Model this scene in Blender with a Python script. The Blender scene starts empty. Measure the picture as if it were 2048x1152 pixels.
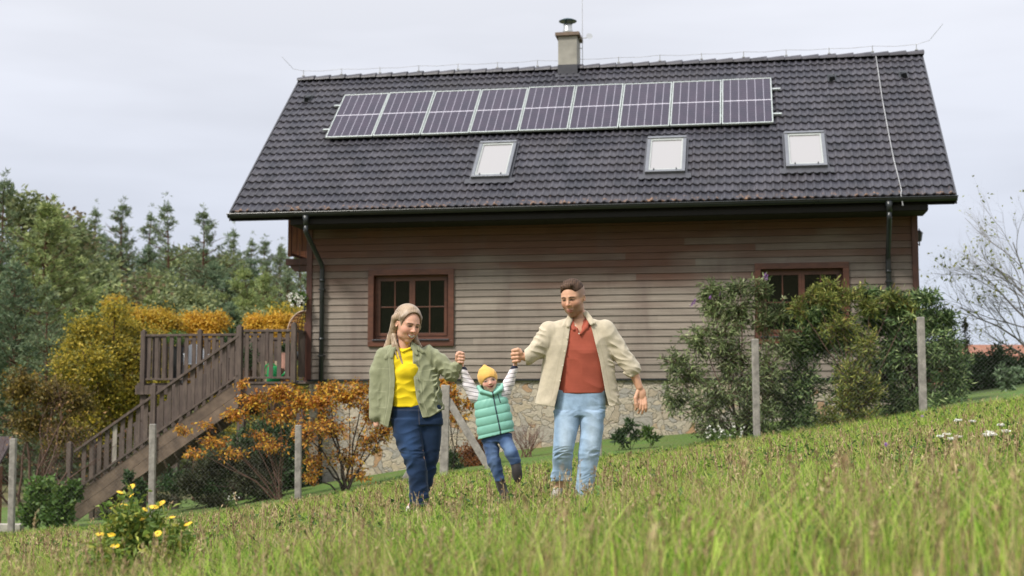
import bpy, math, random
import numpy as np
from mathutils import Vector, Matrix

# ---------------------------------------------------------------- camera
F = 2706.2; PITCH = 0.0845
scene = bpy.context.scene
cam_d = bpy.data.cameras.new("camera"); cam = bpy.data.objects.new("camera", cam_d)
scene.collection.objects.link(cam); scene.camera = cam
cam.location = (0, 0, 0); cam.rotation_euler = (math.pi/2 + PITCH, 0, 0)
cam_d.sensor_width = 36; cam_d.lens = F/2048*36; cam_d.clip_start = 0.1; cam_d.clip_end = 2000
cam_d.dof.use_dof = True; cam_d.dof.focus_distance = 10.6; cam_d.dof.aperture_fstop = 2.8

# ---------------------------------------------------------------- sky, sun, exposure
SUN_EL, SUN_AZ = math.radians(50), math.radians(-130)   # high, behind the camera and a little to its left
world = bpy.data.worlds.new("World"); scene.world = world; world.use_nodes = True
nt = world.node_tree; nt.nodes.clear()
def wn(t, **k):
    n = nt.nodes.new(t)
    for a, b in k.items(): setattr(n, a, b)
    return n
out = wn('ShaderNodeOutputWorld'); bg = wn('ShaderNodeBackground')
sky = wn('ShaderNodeTexSky', sky_type='NISHITA', sun_disc=False)
sky.sun_elevation = SUN_EL; sky.sun_rotation = SUN_AZ
tc = wn('ShaderNodeTexCoord'); sep = wn('ShaderNodeSeparateXYZ'); nt.links.new(tc.outputs['Generated'], sep.inputs[0])
ramp = wn('ShaderNodeValToRGB'); nt.links.new(sep.outputs['Z'], ramp.inputs['Fac'])
cr = ramp.color_ramp
cr.elements[0].position = 0.0; cr.elements[0].color = (0.60, 0.665, 0.785, 1)
e = cr.elements.new(0.12); e.color = (0.665, 0.70, 0.80, 1)
e = cr.elements.new(0.30); e.color = (0.85, 0.865, 0.93, 1)
cr.elements[-1].position = 1.0; cr.elements[-1].color = (1.55, 1.6, 1.72, 1)
mp = wn('ShaderNodeMapping'); mp.inputs['Scale'].default_value = (1.6, 1.6, 8.0)
nt.links.new(tc.outputs['Generated'], mp.inputs['Vector'])
nz = wn('ShaderNodeTexNoise'); nz.inputs['Scale'].default_value = 1.5; nz.inputs['Detail'].default_value = 4; nz.inputs['Roughness'].default_value = 0.5
nt.links.new(mp.outputs['Vector'], nz.inputs['Vector'])
cl = wn('ShaderNodeMapRange'); cl.inputs['From Min'].default_value = 0.40; cl.inputs['From Max'].default_value = 0.58
cl.inputs['To Min'].default_value = 0.93; cl.inputs['To Max'].default_value = 1.05
nt.links.new(nz.outputs['Fac'], cl.inputs['Value'])
mul = wn('ShaderNodeMix', data_type='RGBA', blend_type='MULTIPLY'); mul.inputs['Factor'].default_value = 1
nt.links.new(ramp.outputs['Color'], mul.inputs['A']); nt.links.new(cl.outputs['Result'], mul.inputs['B'])
sm = wn('ShaderNodeMix', data_type='RGBA', blend_type='ADD'); sm.inputs['Factor'].default_value = 0.008
nt.links.new(mul.outputs['Result'], sm.inputs['A']); nt.links.new(sky.outputs['Color'], sm.inputs['B'])
nt.links.new(sm.outputs['Result'], bg.inputs['Color']); bg.inputs['Strength'].default_value = 1.0
nt.links.new(bg.outputs[0], out.inputs[0])
sun_d = bpy.data.lights.new("sun", 'SUN'); sun = bpy.data.objects.new("sun", sun_d); scene.collection.objects.link(sun)
sun_d.energy = 4.5; sun_d.angle = math.radians(12); sun_d.color = (1.0, 0.95, 0.86)
sd = Vector((-0.77*math.cos(SUN_EL), -0.64*math.cos(SUN_EL), math.sin(SUN_EL)))
sun.rotation_euler = sd.to_track_quat('Z', 'Y').to_euler()
vs = scene.view_settings; vs.view_transform = 'Standard'; vs.look = 'None'; vs.exposure = 0.0; vs.gamma = 1
scene.render.film_transparent = False
scene.cycles.max_bounces = 8; scene.cycles.transparent_max_bounces = 8

# ---------------------------------------------------------------- helpers
R = random.Random(7); RN = np.random.default_rng(7)
COL = scene.collection
cp, sp_ = math.cos(PITCH), math.sin(PITCH)
def P(px, py, Y):
    """the point of the place at world depth Y seen at photo pixel (px, py)"""
    X = (px-1024)/F; Z = -(py-576)/F
    y = cp - Z*sp_; z = sp_ + Z*cp
    return Vector((X*Y/y, Y, z*Y/y))
def Pn(px, py, Y):
    X = (px-1024)/F; Z = -(py-576)/F
    y = cp - Z*sp_; z = sp_ + Z*cp
    return np.stack([X*Y/y, Y+0*X, z*Y/y], -1)
def tag(o, label=None, cat=None, group=None, kind=None):
    if label: o['label'] = label
    if cat: o['category'] = cat
    if group: o['group'] = group
    if kind: o['kind'] = kind
    return o
def link(o, parent=None):
    COL.objects.link(o)
    if parent is not None: o.parent = parent
    return o
def empty(name, loc=(0, 0, 0), rz=0.0):
    o = bpy.data.objects.new(name, None); o.location = loc; o.rotation_euler = (0, 0, rz); o.empty_display_size = 0.2
    return link(o)
def copy_tree(o, parent=None):
    c = o.copy(); COL.objects.link(c)
    if parent is not None: c.parent = parent
    for ch in list(o.children): copy_tree(ch, c)
    return c
def npmesh(name, V, faces, material, parent=None, smooth=False, col=None):
    """V (n,3); faces: list of int arrays (m,k)"""
    me = bpy.data.meshes.new(name)
    V = np.asarray(V, np.float32)
    me.vertices.add(len(V)); me.vertices.foreach_set('co', V.ravel())
    loops = np.concatenate([f.ravel() for f in faces]).astype(np.int32)
    tot = np.concatenate([np.full(len(f), f.shape[1], np.int32) for f in faces])
    start = np.concatenate([[0], np.cumsum(tot)[:-1]]).astype(np.int32)
    me.loops.add(len(loops)); me.loops.foreach_set('vertex_index', loops)
    me.polygons.add(len(tot)); me.polygons.foreach_set('loop_start', start); me.polygons.foreach_set('loop_total', tot)
    if smooth: me.polygons.foreach_set('use_smooth', np.ones(len(tot), bool))
    if col is not None:
        a = me.color_attributes.new('col', 'FLOAT_COLOR', 'POINT')
        c4 = np.ones((len(V), 4), np.float32); c4[:, :3] = col; a.data.foreach_set('color', c4.ravel())
    me.update(calc_edges=True); me.validate()
    if material is not None: me.materials.append(material)
    o = bpy.data.objects.new(name, me)
    return link(o, parent)

class MB:
    def __init__(s): s.v = []; s.f = []
    def add(s, vs, fs):
        n = len(s.v); s.v += [tuple(v) for v in vs]; s.f += [tuple(i+n for i in f) for f in fs]
    def box(s, a, b):
        x0, x1 = sorted((a[0], b[0])); y0, y1 = sorted((a[1], b[1])); z0, z1 = sorted((a[2], b[2]))
        s.add([(x0,y0,z0),(x1,y0,z0),(x1,y1,z0),(x0,y1,z0),(x0,y0,z1),(x1,y0,z1),(x1,y1,z1),(x0,y1,z1)],
              [(0,3,2,1),(4,5,6,7),(0,1,5,4),(1,2,6,5),(2,3,7,6),(3,0,4,7)])
        return s
    def bar(s, a, b, w, h, up=(0, 0, 1)):
        a = Vector(a); b = Vector(b); d = (b-a).normalized(); u = Vector(up)
        r = d.cross(u)
        if r.length < 1e-4: r = d.cross(Vector((0, 1, 0)))
        r.normalize(); u = r.cross(d).normalized(); r = r*w/2; u = u*h/2
        s.add([a-r-u, a+r-u, a+r+u, a-r+u, b-r-u, b+r-u, b+r+u, b-r+u],
              [(0,3,2,1),(4,5,6,7),(0,1,5,4),(1,2,6,5),(2,3,7,6),(3,0,4,7)])
        return s
    def tube(s, pts, r, n=6, cap=True):
        pts = [Vector(p) for p in pts]; rs = r if isinstance(r, (list, tuple)) else [r]*len(pts)
        base = len(s.v); ref = None
        for i, p in enumerate(pts):
            d = (pts[min(i+1, len(pts)-1)] - pts[max(i-1, 0)])
            if d.length < 1e-9: d = Vector((0, 0, 1))
            d.normalize()
            if ref is None: ref = d.orthogonal().normalized()
            ref = (ref - d*ref.dot(d))
            ref = ref.normalized() if ref.length > 1e-6 else d.orthogonal().normalized()
            q = d.cross(ref)
            for k in range(n):
                t = 2*math.pi*k/n; s.v.append(tuple(p + (ref*math.cos(t) + q*math.sin(t))*rs[i]))
        for i in range(len(pts)-1):
            for k in range(n):
                a = base+i*n+k; b = base+i*n+(k+1) % n
                s.f.append((a, b, b+n, a+n))
        if cap:
            s.f.append(tuple(base+k for k in range(n))[::-1]); s.f.append(tuple(base+(len(pts)-1)*n+k for k in range(n)))
        return s
    def lathe(s, c, prof, n=16):
        c = Vector(c); base = len(s.v)
        for r, z in prof:
            for k in range(n):
                t = 2*math.pi*k/n; s.v.append((c.x+r*math.cos(t), c.y+r*math.sin(t), c.z+z))
        for i in range(len(prof)-1):
            for k in range(n):
                a = base+i*n+k; b = base+i*n+(k+1) % n
                s.f.append((a, b, b+n, a+n))
        s.f.append(tuple(base+k for k in range(n))[::-1]); s.f.append(tuple(base+(len(prof)-1)*n+k for k in range(n)))
        return s
    def build(s, name, material, parent=None, smooth=False, bevel=0, loc=None, rot=None):
        me = bpy.data.meshes.new(name); me.from_pydata(s.v, [], s.f)
        if smooth: me.polygons.foreach_set('use_smooth', np.ones(len(me.polygons), bool))
        me.update()
        if material is not None: me.materials.append(material)
        o = link(bpy.data.objects.new(name, me), parent)
        if loc is not None: o.location = loc
        if rot is not None: o.rotation_euler = rot
        if bevel:
            m = o.modifiers.new('bevel', 'BEVEL'); m.width = bevel; m.segments = 2; m.limit_method = 'ANGLE'
        return o

def split(o, r):
    """give every separate piece of a mesh an object of its own; islands closer than r stay together"""
    me = o.data; n = len(me.vertices); V = np.zeros(n*3); me.vertices.foreach_get('co', V); V = V.reshape(-1, 3)
    E = np.zeros(len(me.edges)*2, int); me.edges.foreach_get('vertices', E); E = E.reshape(-1, 2); lab = np.arange(n)
    while True:
        m = np.minimum(lab[E[:, 0]], lab[E[:, 1]]); l2 = lab.copy(); np.minimum.at(l2, E[:, 0], m); np.minimum.at(l2, E[:, 1], m); l2 = l2[l2]
        if (l2 == lab).all(): break
        lab = l2
    ids = np.unique(lab); cen = np.array([V[lab == i].mean(0) for i in ids]); g = -np.ones(len(ids), int); k = 0
    for i in range(len(ids)):
        if g[i] >= 0: continue
        st_ = [i]; g[i] = k
        while st_:
            a = st_.pop()
            for b in np.where((g < 0) & (np.linalg.norm(cen-cen[a], axis=1) < r))[0]: g[b] = k; st_.append(b)
        k += 1
    vg = g[np.searchsorted(ids, lab)]; polys = [list(p.vertices) for p in me.polygons]; res = []
    for q in range(k):
        idx = np.where(vg == q)[0]; mp_ = {int(a): i for i, a in enumerate(idx)}; c = V[idx].mean(0)
        m2 = bpy.data.meshes.new(o.name); m2.from_pydata([tuple(v) for v in V[idx]], [], [[mp_[a] for a in p] for p in polys if p[0] in mp_]); m2.update()
        for mt in me.materials: m2.materials.append(mt)
        if me.polygons[0].use_smooth: m2.polygons.foreach_set('use_smooth', np.ones(len(m2.polygons), bool))
        if me.color_attributes:
            src = np.zeros(n*4, np.float32); me.color_attributes[0].data.foreach_get('color', src); a = m2.color_attributes.new('col', 'FLOAT_COLOR', 'POINT'); a.data.foreach_set('color', src.reshape(-1, 4)[idx].ravel())
        p = bpy.data.objects.new(o.name.split('.')[0], m2); COL.objects.link(p); p.parent = o.parent; p.matrix_local = o.matrix_local; res.append(p)
    bpy.data.objects.remove(o); return res

# ---------------------------------------------------------------- materials
class N:
    def __init__(s, name):
        s.m = bpy.data.materials.new(name); s.m.use_nodes = True; s.t = s.m.node_tree
        s.p = s.t.nodes['Principled BSDF']; s.o = s.t.nodes['Material Output']
    def n(s, t, ins=None, **k):
        x = s.t.nodes.new(t)
        for a, b in k.items(): setattr(x, a, b)
        for a, b in (ins or {}).items(): s.set(x, a, b)
        return x
    def set(s, node, key, val):
        i = node.inputs[key]
        if isinstance(val, bpy.types.NodeSocket): s.t.links.new(val, i)
        elif isinstance(val, bpy.types.Node): s.t.links.new(val.outputs[0], i)
        else:
            if hasattr(i.default_value, '__len__') and not hasattr(val, '__len__'): val = (val,)*len(i.default_value)
            if hasattr(i.default_value, '__len__') and len(i.default_value) == 4 and len(val) == 3: val = (*val, 1)
            i.default_value = val
    def co(s, scale=(1, 1, 1), which='Object', rot=(0, 0, 0)):
        t = s.n('ShaderNodeTexCoord'); m = s.n('ShaderNodeMapping', {'Scale': scale, 'Rotation': rot})
        s.t.links.new(t.outputs[which], m.inputs['Vector']); return m.outputs[0]
    def noise(s, scale, vec=None, detail=3, rough=.55, dist=0):
        x = s.n('ShaderNodeTexNoise', {'Scale': scale, 'Detail': detail, 'Roughness': rough, 'Distortion': dist})
        if vec is not None: s.t.links.new(vec, x.inputs['Vector'])
        return x.outputs['Fac']
    def ramp(s, fac, stops, interp='LINEAR'):
        x = s.n('ShaderNodeValToRGB', {'Fac': fac}); c = x.color_ramp; c.interpolation = interp
        while len(c.elements) > 1: c.elements.remove(c.elements[0])
        c.elements[0].position = stops[0][0]; c.elements[0].color = (*stops[0][1], 1)
        for p, q in stops[1:]:
            e = c.elements.new(p); e.color = (*q, 1)
        return x.outputs['Color']
    def mix(s, f, a, b, blend='MIX'):
        x = s.n('ShaderNodeMix', data_type='RGBA', blend_type=blend)
        s.set(x, 'Factor', f)
        for k, v in (('A', a), ('B', b)):
            i = [q for q in x.inputs if q.name == k and q.type == 'RGBA'][0]
            if isinstance(v, bpy.types.NodeSocket): s.t.links.new(v, i)
            else: i.default_value = (*v, 1)
        return [q for q in x.outputs if q.type == 'RGBA'][0]
    def math(s, op, a, b=0.0, c=None):
        x = s.n('ShaderNodeMath', operation=op); s.set(x, 0, a); s.set(x, 1, b)
        if c is not None: s.set(x, 2, c)
        return x.outputs[0]
    def mr(s, v, a, b, c=0, d=1):
        x = s.n('ShaderNodeMapRange', {'Value': v, 'From Min': a, 'From Max': b, 'To Min': c, 'To Max': d}); return x.outputs[0]
    def bump(s, h, strength=.3, dist=.01, normal=None):
        x = s.n('ShaderNodeBump', {'Height': h, 'Strength': strength, 'Distance': dist})
        if normal is not None: s.t.links.new(normal, x.inputs['Normal'])
        return x.outputs[0]
    def out(s, color=None, rough=None, normal=None, **k):
        if color is not None: s.set(s.p, 'Base Color', color)
        if rough is not None: s.set(s.p, 'Roughness', rough)
        if normal is not None: s.set(s.p, 'Normal', normal)
        for a, b in k.items(): s.set(s.p, a, b)
        return s.m

def simple(name, c, rough=.6, var=.25, scale=8, bump=.15, metal=0.0, spec=.5, stretch=(1, 1, 1), bscale=None):
    n = N(name); v = n.co(stretch); f = n.noise(scale, v, 4)
    lo = tuple(x*(1-var) for x in c); hi = tuple(min(1, x*(1+var)) for x in c)
    col = n.ramp(f, [(.3, lo), (.7, hi)])
    f2 = n.noise(bscale or scale*6, v, 3)
    rr = n.mr(f, .3, .7, rough*.85, min(1, rough*1.15))
    return n.out(col, rr, n.bump(f2, bump, .01), Metallic=metal, **{'Specular IOR Level': spec})
def leafmat(name, stops, trans=.3, rough=.55, nscale=1.2, vary=.35, spec=.3):
    """stops: colours picked at random for every leaf; whole patches of the plant run lighter or darker in kind"""
    n = N(name); g = n.n('ShaderNodeNewGeometry'); r = g.outputs['Random Per Island']
    col = n.ramp(r, stops)
    f = n.noise(nscale, n.co(), 2)
    k = n.mr(f, .3, .7, 1-vary, 1+vary)
    kk = n.n('ShaderNodeCombineColor', {0: k, 1: k, 2: k})
    col = n.mix(1.0, col, kk.outputs[0], 'MULTIPLY')
    n.out(col, rough, **{'Specular IOR Level': spec})
    tr = n.n('ShaderNodeBsdfTranslucent', {'Color': col}); mx = n.n('ShaderNodeMixShader', {'Fac': trans})
    n.t.links.new(n.p.outputs[0], mx.inputs[1]); n.t.links.new(tr.outputs[0], mx.inputs[2]); n.t.links.new(mx.outputs[0], n.o.inputs[0])
    return n.m

# ---------------------------------------------------------------- leaves
def rotframe(n, rng, up=0.0, axis=None):
    """n random leaf frames: direction along the leaf d, side s"""
    d = rng.normal(size=(n, 3)); d[:, 2] += up; d /= np.linalg.norm(d, axis=1, keepdims=True)
    q = rng.normal(size=(n, 3)); s = np.cross(d, q); s /= np.linalg.norm(s, axis=1, keepdims=True)
    return d, s
def leaves(C, d, s, L, W, curl=.15):
    """leaf = 4-gon kite folded along its rib (2 tris sharing the rib)"""
    L = np.asarray(L).reshape(-1, 1); W = np.asarray(W).reshape(-1, 1); n = len(C)
    nn = np.cross(d, s)
    a = C; b = C + d*L*.45 + s*W*.5 + nn*W*curl; c = C + d*L - nn*L*.12; e = C + d*L*.45 - s*W*.5 + nn*W*curl
    V = np.stack([a, b, c, e], 1).reshape(-1, 3)
    i = np.arange(n)[:, None]*4
    return V, [np.concatenate([i+np.array([[0, 1, 2]]), i+np.array([[0, 2, 3]])], 0)]
def merge(parts):
    V = []; F3 = {}; n = 0
    for v, fs in parts:
        V.append(v)
        for f in fs: F3.setdefault(f.shape[1], []).append(f+n)
        n += len(v)
    return np.concatenate(V), [np.concatenate(x) for x in F3.values()]

# ---------------------------------------------------------------- ground
GX = np.array([-200, -60, -20, -9, -6.2, -3.6, -1.1, 1.4, 3.9, 6.4, 9, 14, 30, 60, 200.])
GY = np.array([-200, -90, -15, 0, 5, 10.7, 17, 22.5, 27.5, 35, 60, 120, 700.])  # rearmost rows: unseen hill behind the camera, added to darken window reflections
def _row(a, b): return [a + b*np.clip(x, -14, 14) for x in GX]
r225 = [-4.5, -4, -2.9, -2.30, -2.08, -1.70, -1.23, -.95, -.63, -.22, .2, .9, 1.4, 2, 2]
r275 = [-4.5, -4, -3.1, -2.42, -2.12, -1.60, -1.13, -.76, -.52, -.2, .15, .8, 1.2, 2, 2]
r35 = [-4, -4, -3.4, -2.7, -2.4, -1.6, -1.1, -.8, -.5, -.2, .1, .5, .6, 1, 1]
GZ = np.array([[32.]*15, [24.]*15, _row(-.45, .10), _row(-.60, .10), _row(-.69, .105), _row(-.815, .115), list(.42*np.array(_row(-.815, .115))+.58*np.array(r225)), r225, r275, r35,
               [-2, -3, -3.6, -3.6, -3.5, -3, -3, -3, -3, -3, -3, -2.5, -2.5, -2, -2], [6, 5, 0, -1, -1, -1, -3, -3, -3, -5, -5, -5, -5, -5, -5], [6, 5, 0, 0, 0, 0, 0, 0, 0, 0, 0, 0, 0, 0, 0]], float)
def gz(x, y):
    x = np.asarray(x, float); y = np.asarray(y, float)
    i = np.clip(np.searchsorted(GX, x)-1, 0, len(GX)-2); j = np.clip(np.searchsorted(GY, y)-1, 0, len(GY)-2)
    a = np.clip((x-GX[i])/(GX[i+1]-GX[i]), 0, 1); b = np.clip((y-GY[j])/(GY[j+1]-GY[j]), 0, 1)
    z = (GZ[j, i]*(1-a)+GZ[j, i+1]*a)*(1-b) + (GZ[j+1, i]*(1-a)+GZ[j+1, i+1]*a)*b
    return z + .03*np.sin(x*1.7+y*.9)*np.sin(y*1.3-x*.4)
HZ = lambda p: Vector((p[0], p[1], float(gz(p[0], p[1]))))
# the fence line between meadow and lawn: depth of the fence at x
FEN = lambda x: 22.45 - .165*x
def grid(name, xs, ys, material, zoff=0.0):
    X, Y = np.meshgrid(xs, ys); V = np.stack([X, Y, gz(X, Y)+zoff], -1).reshape(-1, 3)
    nx, ny = len(xs), len(ys); k = (np.arange(ny-1)[:, None]*nx+np.arange(nx-1)[None]).ravel()[:, None]
    return npmesh(name, V, [k+np.array([[0, 1, nx+1, nx]])], material, smooth=True)
n = N('meadow_soil'); v = n.co()
f = n.noise(.9, v, 4); f2 = n.noise(14, v, 4)
col = n.mix(n.mr(f, .35, .65), n.ramp(f2, [(.3, (.055, .07, .02)), (.7, (.13, .15, .045))]), n.ramp(f2, [(.3, (.12, .09, .045)), (.7, (.24, .2, .09))]))
M_soil = n.out(col, .95, n.bump(f2, .8, .05))
n = N('lawn_green'); v = n.co()
f = n.noise(1.3, v, 3); f2 = n.noise(30, v, 4)
col = n.mix(n.mr(f, .35, .65), n.ramp(f2, [(.3, (.045, .105, .010)), (.7, (.10, .19, .022))]), n.ramp(f2, [(.3, (.06, .09, .015)), (.7, (.14, .18, .035))]))
M_lawn = n.out(col, .9, n.bump(f2, .8, .04))
xs = np.concatenate([np.linspace(-300, -30, 20), np.linspace(-28, 28, 90), np.linspace(30, 300, 20)])
ys = np.concatenate([np.linspace(-200, -15, 12), np.linspace(-10, 45, 100), np.linspace(48, 120, 25), np.linspace(150, 700, 12)])
tag(grid('ground', xs, ys, M_soil), kind='structure')
# lawn sheet: from the fence back past the house
X, T = np.meshgrid(np.linspace(-26, 28, 90), np.linspace(0, 1, 40))
Y = (FEN(X)+.05)*(1-T) + 42*T
V = np.stack([X, Y, gz(X, Y)+.02], -1).reshape(-1, 3); k = (np.arange(39)[:, None]*90+np.arange(89)[None]).ravel()[:, None]
tag(npmesh('lawn', V, [k+np.array([[0, 1, 91, 90]])], M_lawn, smooth=True), kind='structure')
# ================================================================ THE HOUSE
HX, HY, HZ0, YAW = -5.69341, 27.10752, 3.81421, -.17027
L, B, HH = 14.086, 4.147, 3.688
SL = math.hypot(B, HH); RP_ = math.atan2(HH, B)
ZB = 5.9
WU0, WU1, WV, WZ = 1.372, 13.486, .8, -3.348
WD = 2*B - WV
cy_, sy_ = math.cos(YAW), math.sin(YAW)
def to_house(p):
    dx, dy = p[0]-HX, p[1]-HY
    return Vector((dx*cy_+dy*sy_, -dx*sy_+dy*cy_, p[2]-HZ0))
def ray_h(px, py):
    o = to_house((0, 0, 0)); e = to_house(P(px, py, 10.0)); return o, (e-o)
def WP(px, py, v):      # where the pixel's ray meets the upright plane at depth v of the house
    o, d = ray_h(px, py); t = (v-o.y)/d.y; q = o+d*t; return q.x, q.z
def RPt(px, py, off=0.0):   # where it meets the front roof slope: (along, up the slope)
    o, d = ray_h(px, py); nrm = Vector((0, -math.sin(RP_), math.cos(RP_)))
    t = (off-o.dot(nrm))/d.dot(nrm); q = o+d*t
    return q.x, q.y*math.cos(RP_)+q.z*math.sin(RP_)
def hw(u, v, z):        # house -> world
    return Vector((HX+u*cy_-v*sy_, HY+u*sy_+v*cy_, HZ0+z))
house = empty('timber_house', (HX, HY, HZ0-ZB), YAW)
tag(house, 'weathered timber house on a stone base with dark tiled roof and solar panels', 'house')

# ---- materials
n = N('weathered_boards')
tcx = n.n('ShaderNodeTexCoord'); sp = n.n('ShaderNodeSeparateXYZ'); n.t.links.new(tcx.outputs['Object'], sp.inputs[0])
row = n.math('FLOOR', n.math('DIVIDE', n.math('SUBTRACT', sp.outputs['Z'], ZB+WZ), .1375))
seg = n.math('FLOOR', n.math('DIVIDE', n.math('ADD', sp.outputs['X'], n.math('MULTIPLY', row, 1.37)), 3.9))
cmb = n.n('ShaderNodeCombineXYZ', {0: row, 1: seg, 2: 0.0})
wnz = n.n('ShaderNodeTexWhiteNoise', {'Vector': cmb.outputs[0]}, noise_dimensions='3D')
gr = n.noise(5, n.co((.22, 1, 9)), 6, .75)
bl = n.noise(.45, n.co((.6, 1, 1.1)), 3, .6)
hgt = n.mr(sp.outputs['Z'], ZB-3.2, ZB-.1)
brown = n.ramp(gr, [(.25, (.075, .034, .022)), (.75, (.165, .082, .054))])
grey = n.ramp(gr, [(.22, (.115, .090, .072)), (.78, (.345, .295, .245))])
wf = n.math('ADD', n.math('ADD', hgt, n.mr(bl, .3, .7, -.26, .26)), n.mr(wnz.outputs['Value'], 0, 1, -.20, .20))
wf = n.mr(wf, .44, .84)
col = n.mix(wf, grey, brown)
bri = n.mr(wnz.outputs['Value'], 0, 1, .80, 1.12)
bc = n.n('ShaderNodeCombineColor', {0: bri, 1: bri, 2: bri})
col = n.mix(1.0, col, bc.outputs[0], 'MULTIPLY')
stain = n.noise(1.0, n.co((1.4, 1, .33)), 4, .65)
col = n.mix(n.mr(stain, .48, .70, 0, .55), col, (.115, .078, .066))
M_board = n.out(col, .8, n.bump(gr, .35, .004))
def wood(name, c1, c2, rough=.6, st=(1, 1, 1), sc=14):
    n = N(name); g = n.noise(sc, n.co(st), 5, .65); b = n.noise(2.3, n.co(), 3)
    col = n.ramp(g, [(.3, c1), (.7, c2)]); col = n.mix(n.mr(b, .35, .7, 0, .35), col, tuple(x*.6 for x in c1))
    return n.out(col, rough, n.bump(g, .3, .003))
M_trim = wood('brown_stained_trim', (.055, .020, .014), (.115, .042, .027), .5, (1, 1, .2))
M_trimh = wood('brown_window_timber', (.070, .025, .015), (.155, .056, .031), .42, (.3, 1, 1))
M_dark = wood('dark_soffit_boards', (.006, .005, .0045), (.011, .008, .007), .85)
M_deck = wood('weathered_deck_timber', (.052, .036, .030), (.135, .098, .080), .75, (1, 1, .18), 18)
M_string = wood('weathered_stair_timber', (.075, .050, .036), (.20, .14, .098), .75, (.25, 1, .25), 18)
M_balc = wood('orange_brown_balcony_timber', (.13, .042, .016), (.26, .09, .03), .5, (1, 1, .2))
M_gut = simple('black_coated_gutter_metal', (.016, .019, .021), .32, .2, 3, .03)
M_lead = simple('dark_flashing_metal', (.046, .046, .055), .45, .15, 6, .05)
M_frame = simple('grey_coated_aluminium', (.19, .195, .21), .35, .1, 4, .02, metal=.6)
M_alu = simple('bright_aluminium', (.48, .52, .50), .35, .08, 5, .02, metal=.35)
M_wire = simple('pale_metal_wire', (.42, .42, .42), .45, .2, 5, .02, metal=.5)
M_ren = simple('pale_grey_render', (.30, .285, .25), .9, .22, 3, .3)
M_steel = simple('stainless_steel', (.5, .5, .48), .3, .1, 5, .02, metal=.9)
# stone base
n = N('rubble_stone_wall'); v = n.co((1, 1, 1.35))
dn = n.n('ShaderNodeTexNoise', {'Vector': v, 'Scale': 2.2, 'Detail': 2.0})
vv = n.n('ShaderNodeVectorMath', {0: v, 1: dn.outputs['Color']}, operation='ADD')
vo = n.n('ShaderNodeTexVoronoi', {'Vector': vv.outputs[0], 'Scale': 3.9}, feature='F1')
ve = n.n('ShaderNodeTexVoronoi', {'Vector': vv.outputs[0], 'Scale': 3.9}, feature='DISTANCE_TO_EDGE')
sc_ = n.n('ShaderNodeSeparateColor', {0: vo.outputs['Color']})
st = n.ramp(sc_.outputs[0], [(0, (.36, .29, .21)), (.3, (.48, .42, .33)), (.55, (.33, .31, .28)), (.80, (.50, .43, .33)), (.93, (.46, .38, .27)), (.97, (.40, .23, .12)), (1, (.44, .26, .13))])
fn = n.noise(11, v, 5, .65); st = n.mix(n.mr(fn, .35, .75, 0, .45), st, (.22, .185, .145))
edge = n.mr(ve.outputs['Distance'], .006, .05, .35, 1)
col = n.mix(edge, (.34, .295, .235), st)
hgt = n.math('ADD', n.math('MULTIPLY', edge, .6), n.math('MULTIPLY', fn, .5))
M_stone = n.out(col, .9, n.bump(hgt, 1.0, .05))
# roof tiles: local x along the ridge, y up the slope
NC, NR_ = 92, 20; TW = L/NC; TL = SL/NR_
n = N('charcoal_roof_tiles')
tcx = n.n('ShaderNodeTexCoord'); sp = n.n('ShaderNodeSeparateXYZ'); n.t.links.new(tcx.outputs['Object'], sp.inputs[0])
cx = n.math('FLOOR', n.math('DIVIDE', sp.outputs['X'], TW*2)); cyy = n.math('FLOOR', n.math('DIVIDE', n.math('ADD', sp.outputs['Y'], .004), TL))
cmb = n.n('ShaderNodeCombineXYZ', {0: cx, 1: cyy, 2: 0.0}); wv = n.n('ShaderNodeTexWhiteNoise', {'Vector': cmb.outputs[0]}, noise_dimensions='3D')
nn1 = n.noise(1.1, n.co(), 3); nn2 = n.noise(30, n.co(), 4, .7)
base = n.ramp(wv.outputs['Value'], [(0, (.028, .028, .037)), (.5, (.039, .038, .050)), (1, (.058, .056, .070))])
base = n.mix(n.mr(nn1, .4, .7, 0, .4), base, (.062, .053, .056))
lich = n.mr(n.math('MULTIPLY', n.noise(9, n.co(), 5, .75), n.mr(sp.outputs['Y'], .0, .55, 1.25, .86)), .66, .76, 0, .8)
base = n.mix(lich, base, (.26, .14, .07))
M_tile = n.out(base, n.mr(nn2, .3, .7, .38, .58), n.bump(nn2, .25, .004), **{'Specular IOR Level': .42})

# ---- roof: real corrugated courses
def slope_mesh(name, back=False):
    sub = 8; us = np.linspace(0, L, NC*sub+1); ph = (us/TW) % 1.0
    wave = .036*np.clip(np.cos((ph-.5)*2*math.pi)*.5+.5, 0, 1)**1.25+.006*np.cos((ph-.42)*4*math.pi)
    rows = []
    for i in range(NR_):
        jit = .004*np.sin(np.floor(us/(TW*2))*12.9898+i*7.1)
        s0, s1 = i*TL, (i+1)*TL+.01
        rows += [(s0+.004, wave-.012), (s0, wave+.028), (s0+.02, wave+.033), ((s0+s1)/2, wave+.016), (s1, wave*1.0+.002)]
    V = np.concatenate([np.stack([us, np.full_like(us, s), h], -1) for s, h in rows])
    nx = len(us); F_ = []
    for r in range(len(rows)-1):
        k = r*nx+np.arange(nx-1)[:, None]
        F_.append(k+np.array([[0, 1, nx+1, nx]]))
    o = npmesh(name, V, F_, M_tile, house)
    if back:
        o.rotation_euler = (RP_, 0, math.pi); o.location = (L, 2*B, ZB)
    else:
        o.rotation_euler = (RP_, 0, 0); o.location = (0, 0, ZB)
    return o
roof = slope_mesh('roof_slope'); roof_back = slope_mesh('roof_slope', True)
m = MB()   # roof underside and boarding as closed slabs, ends at the verges
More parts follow.
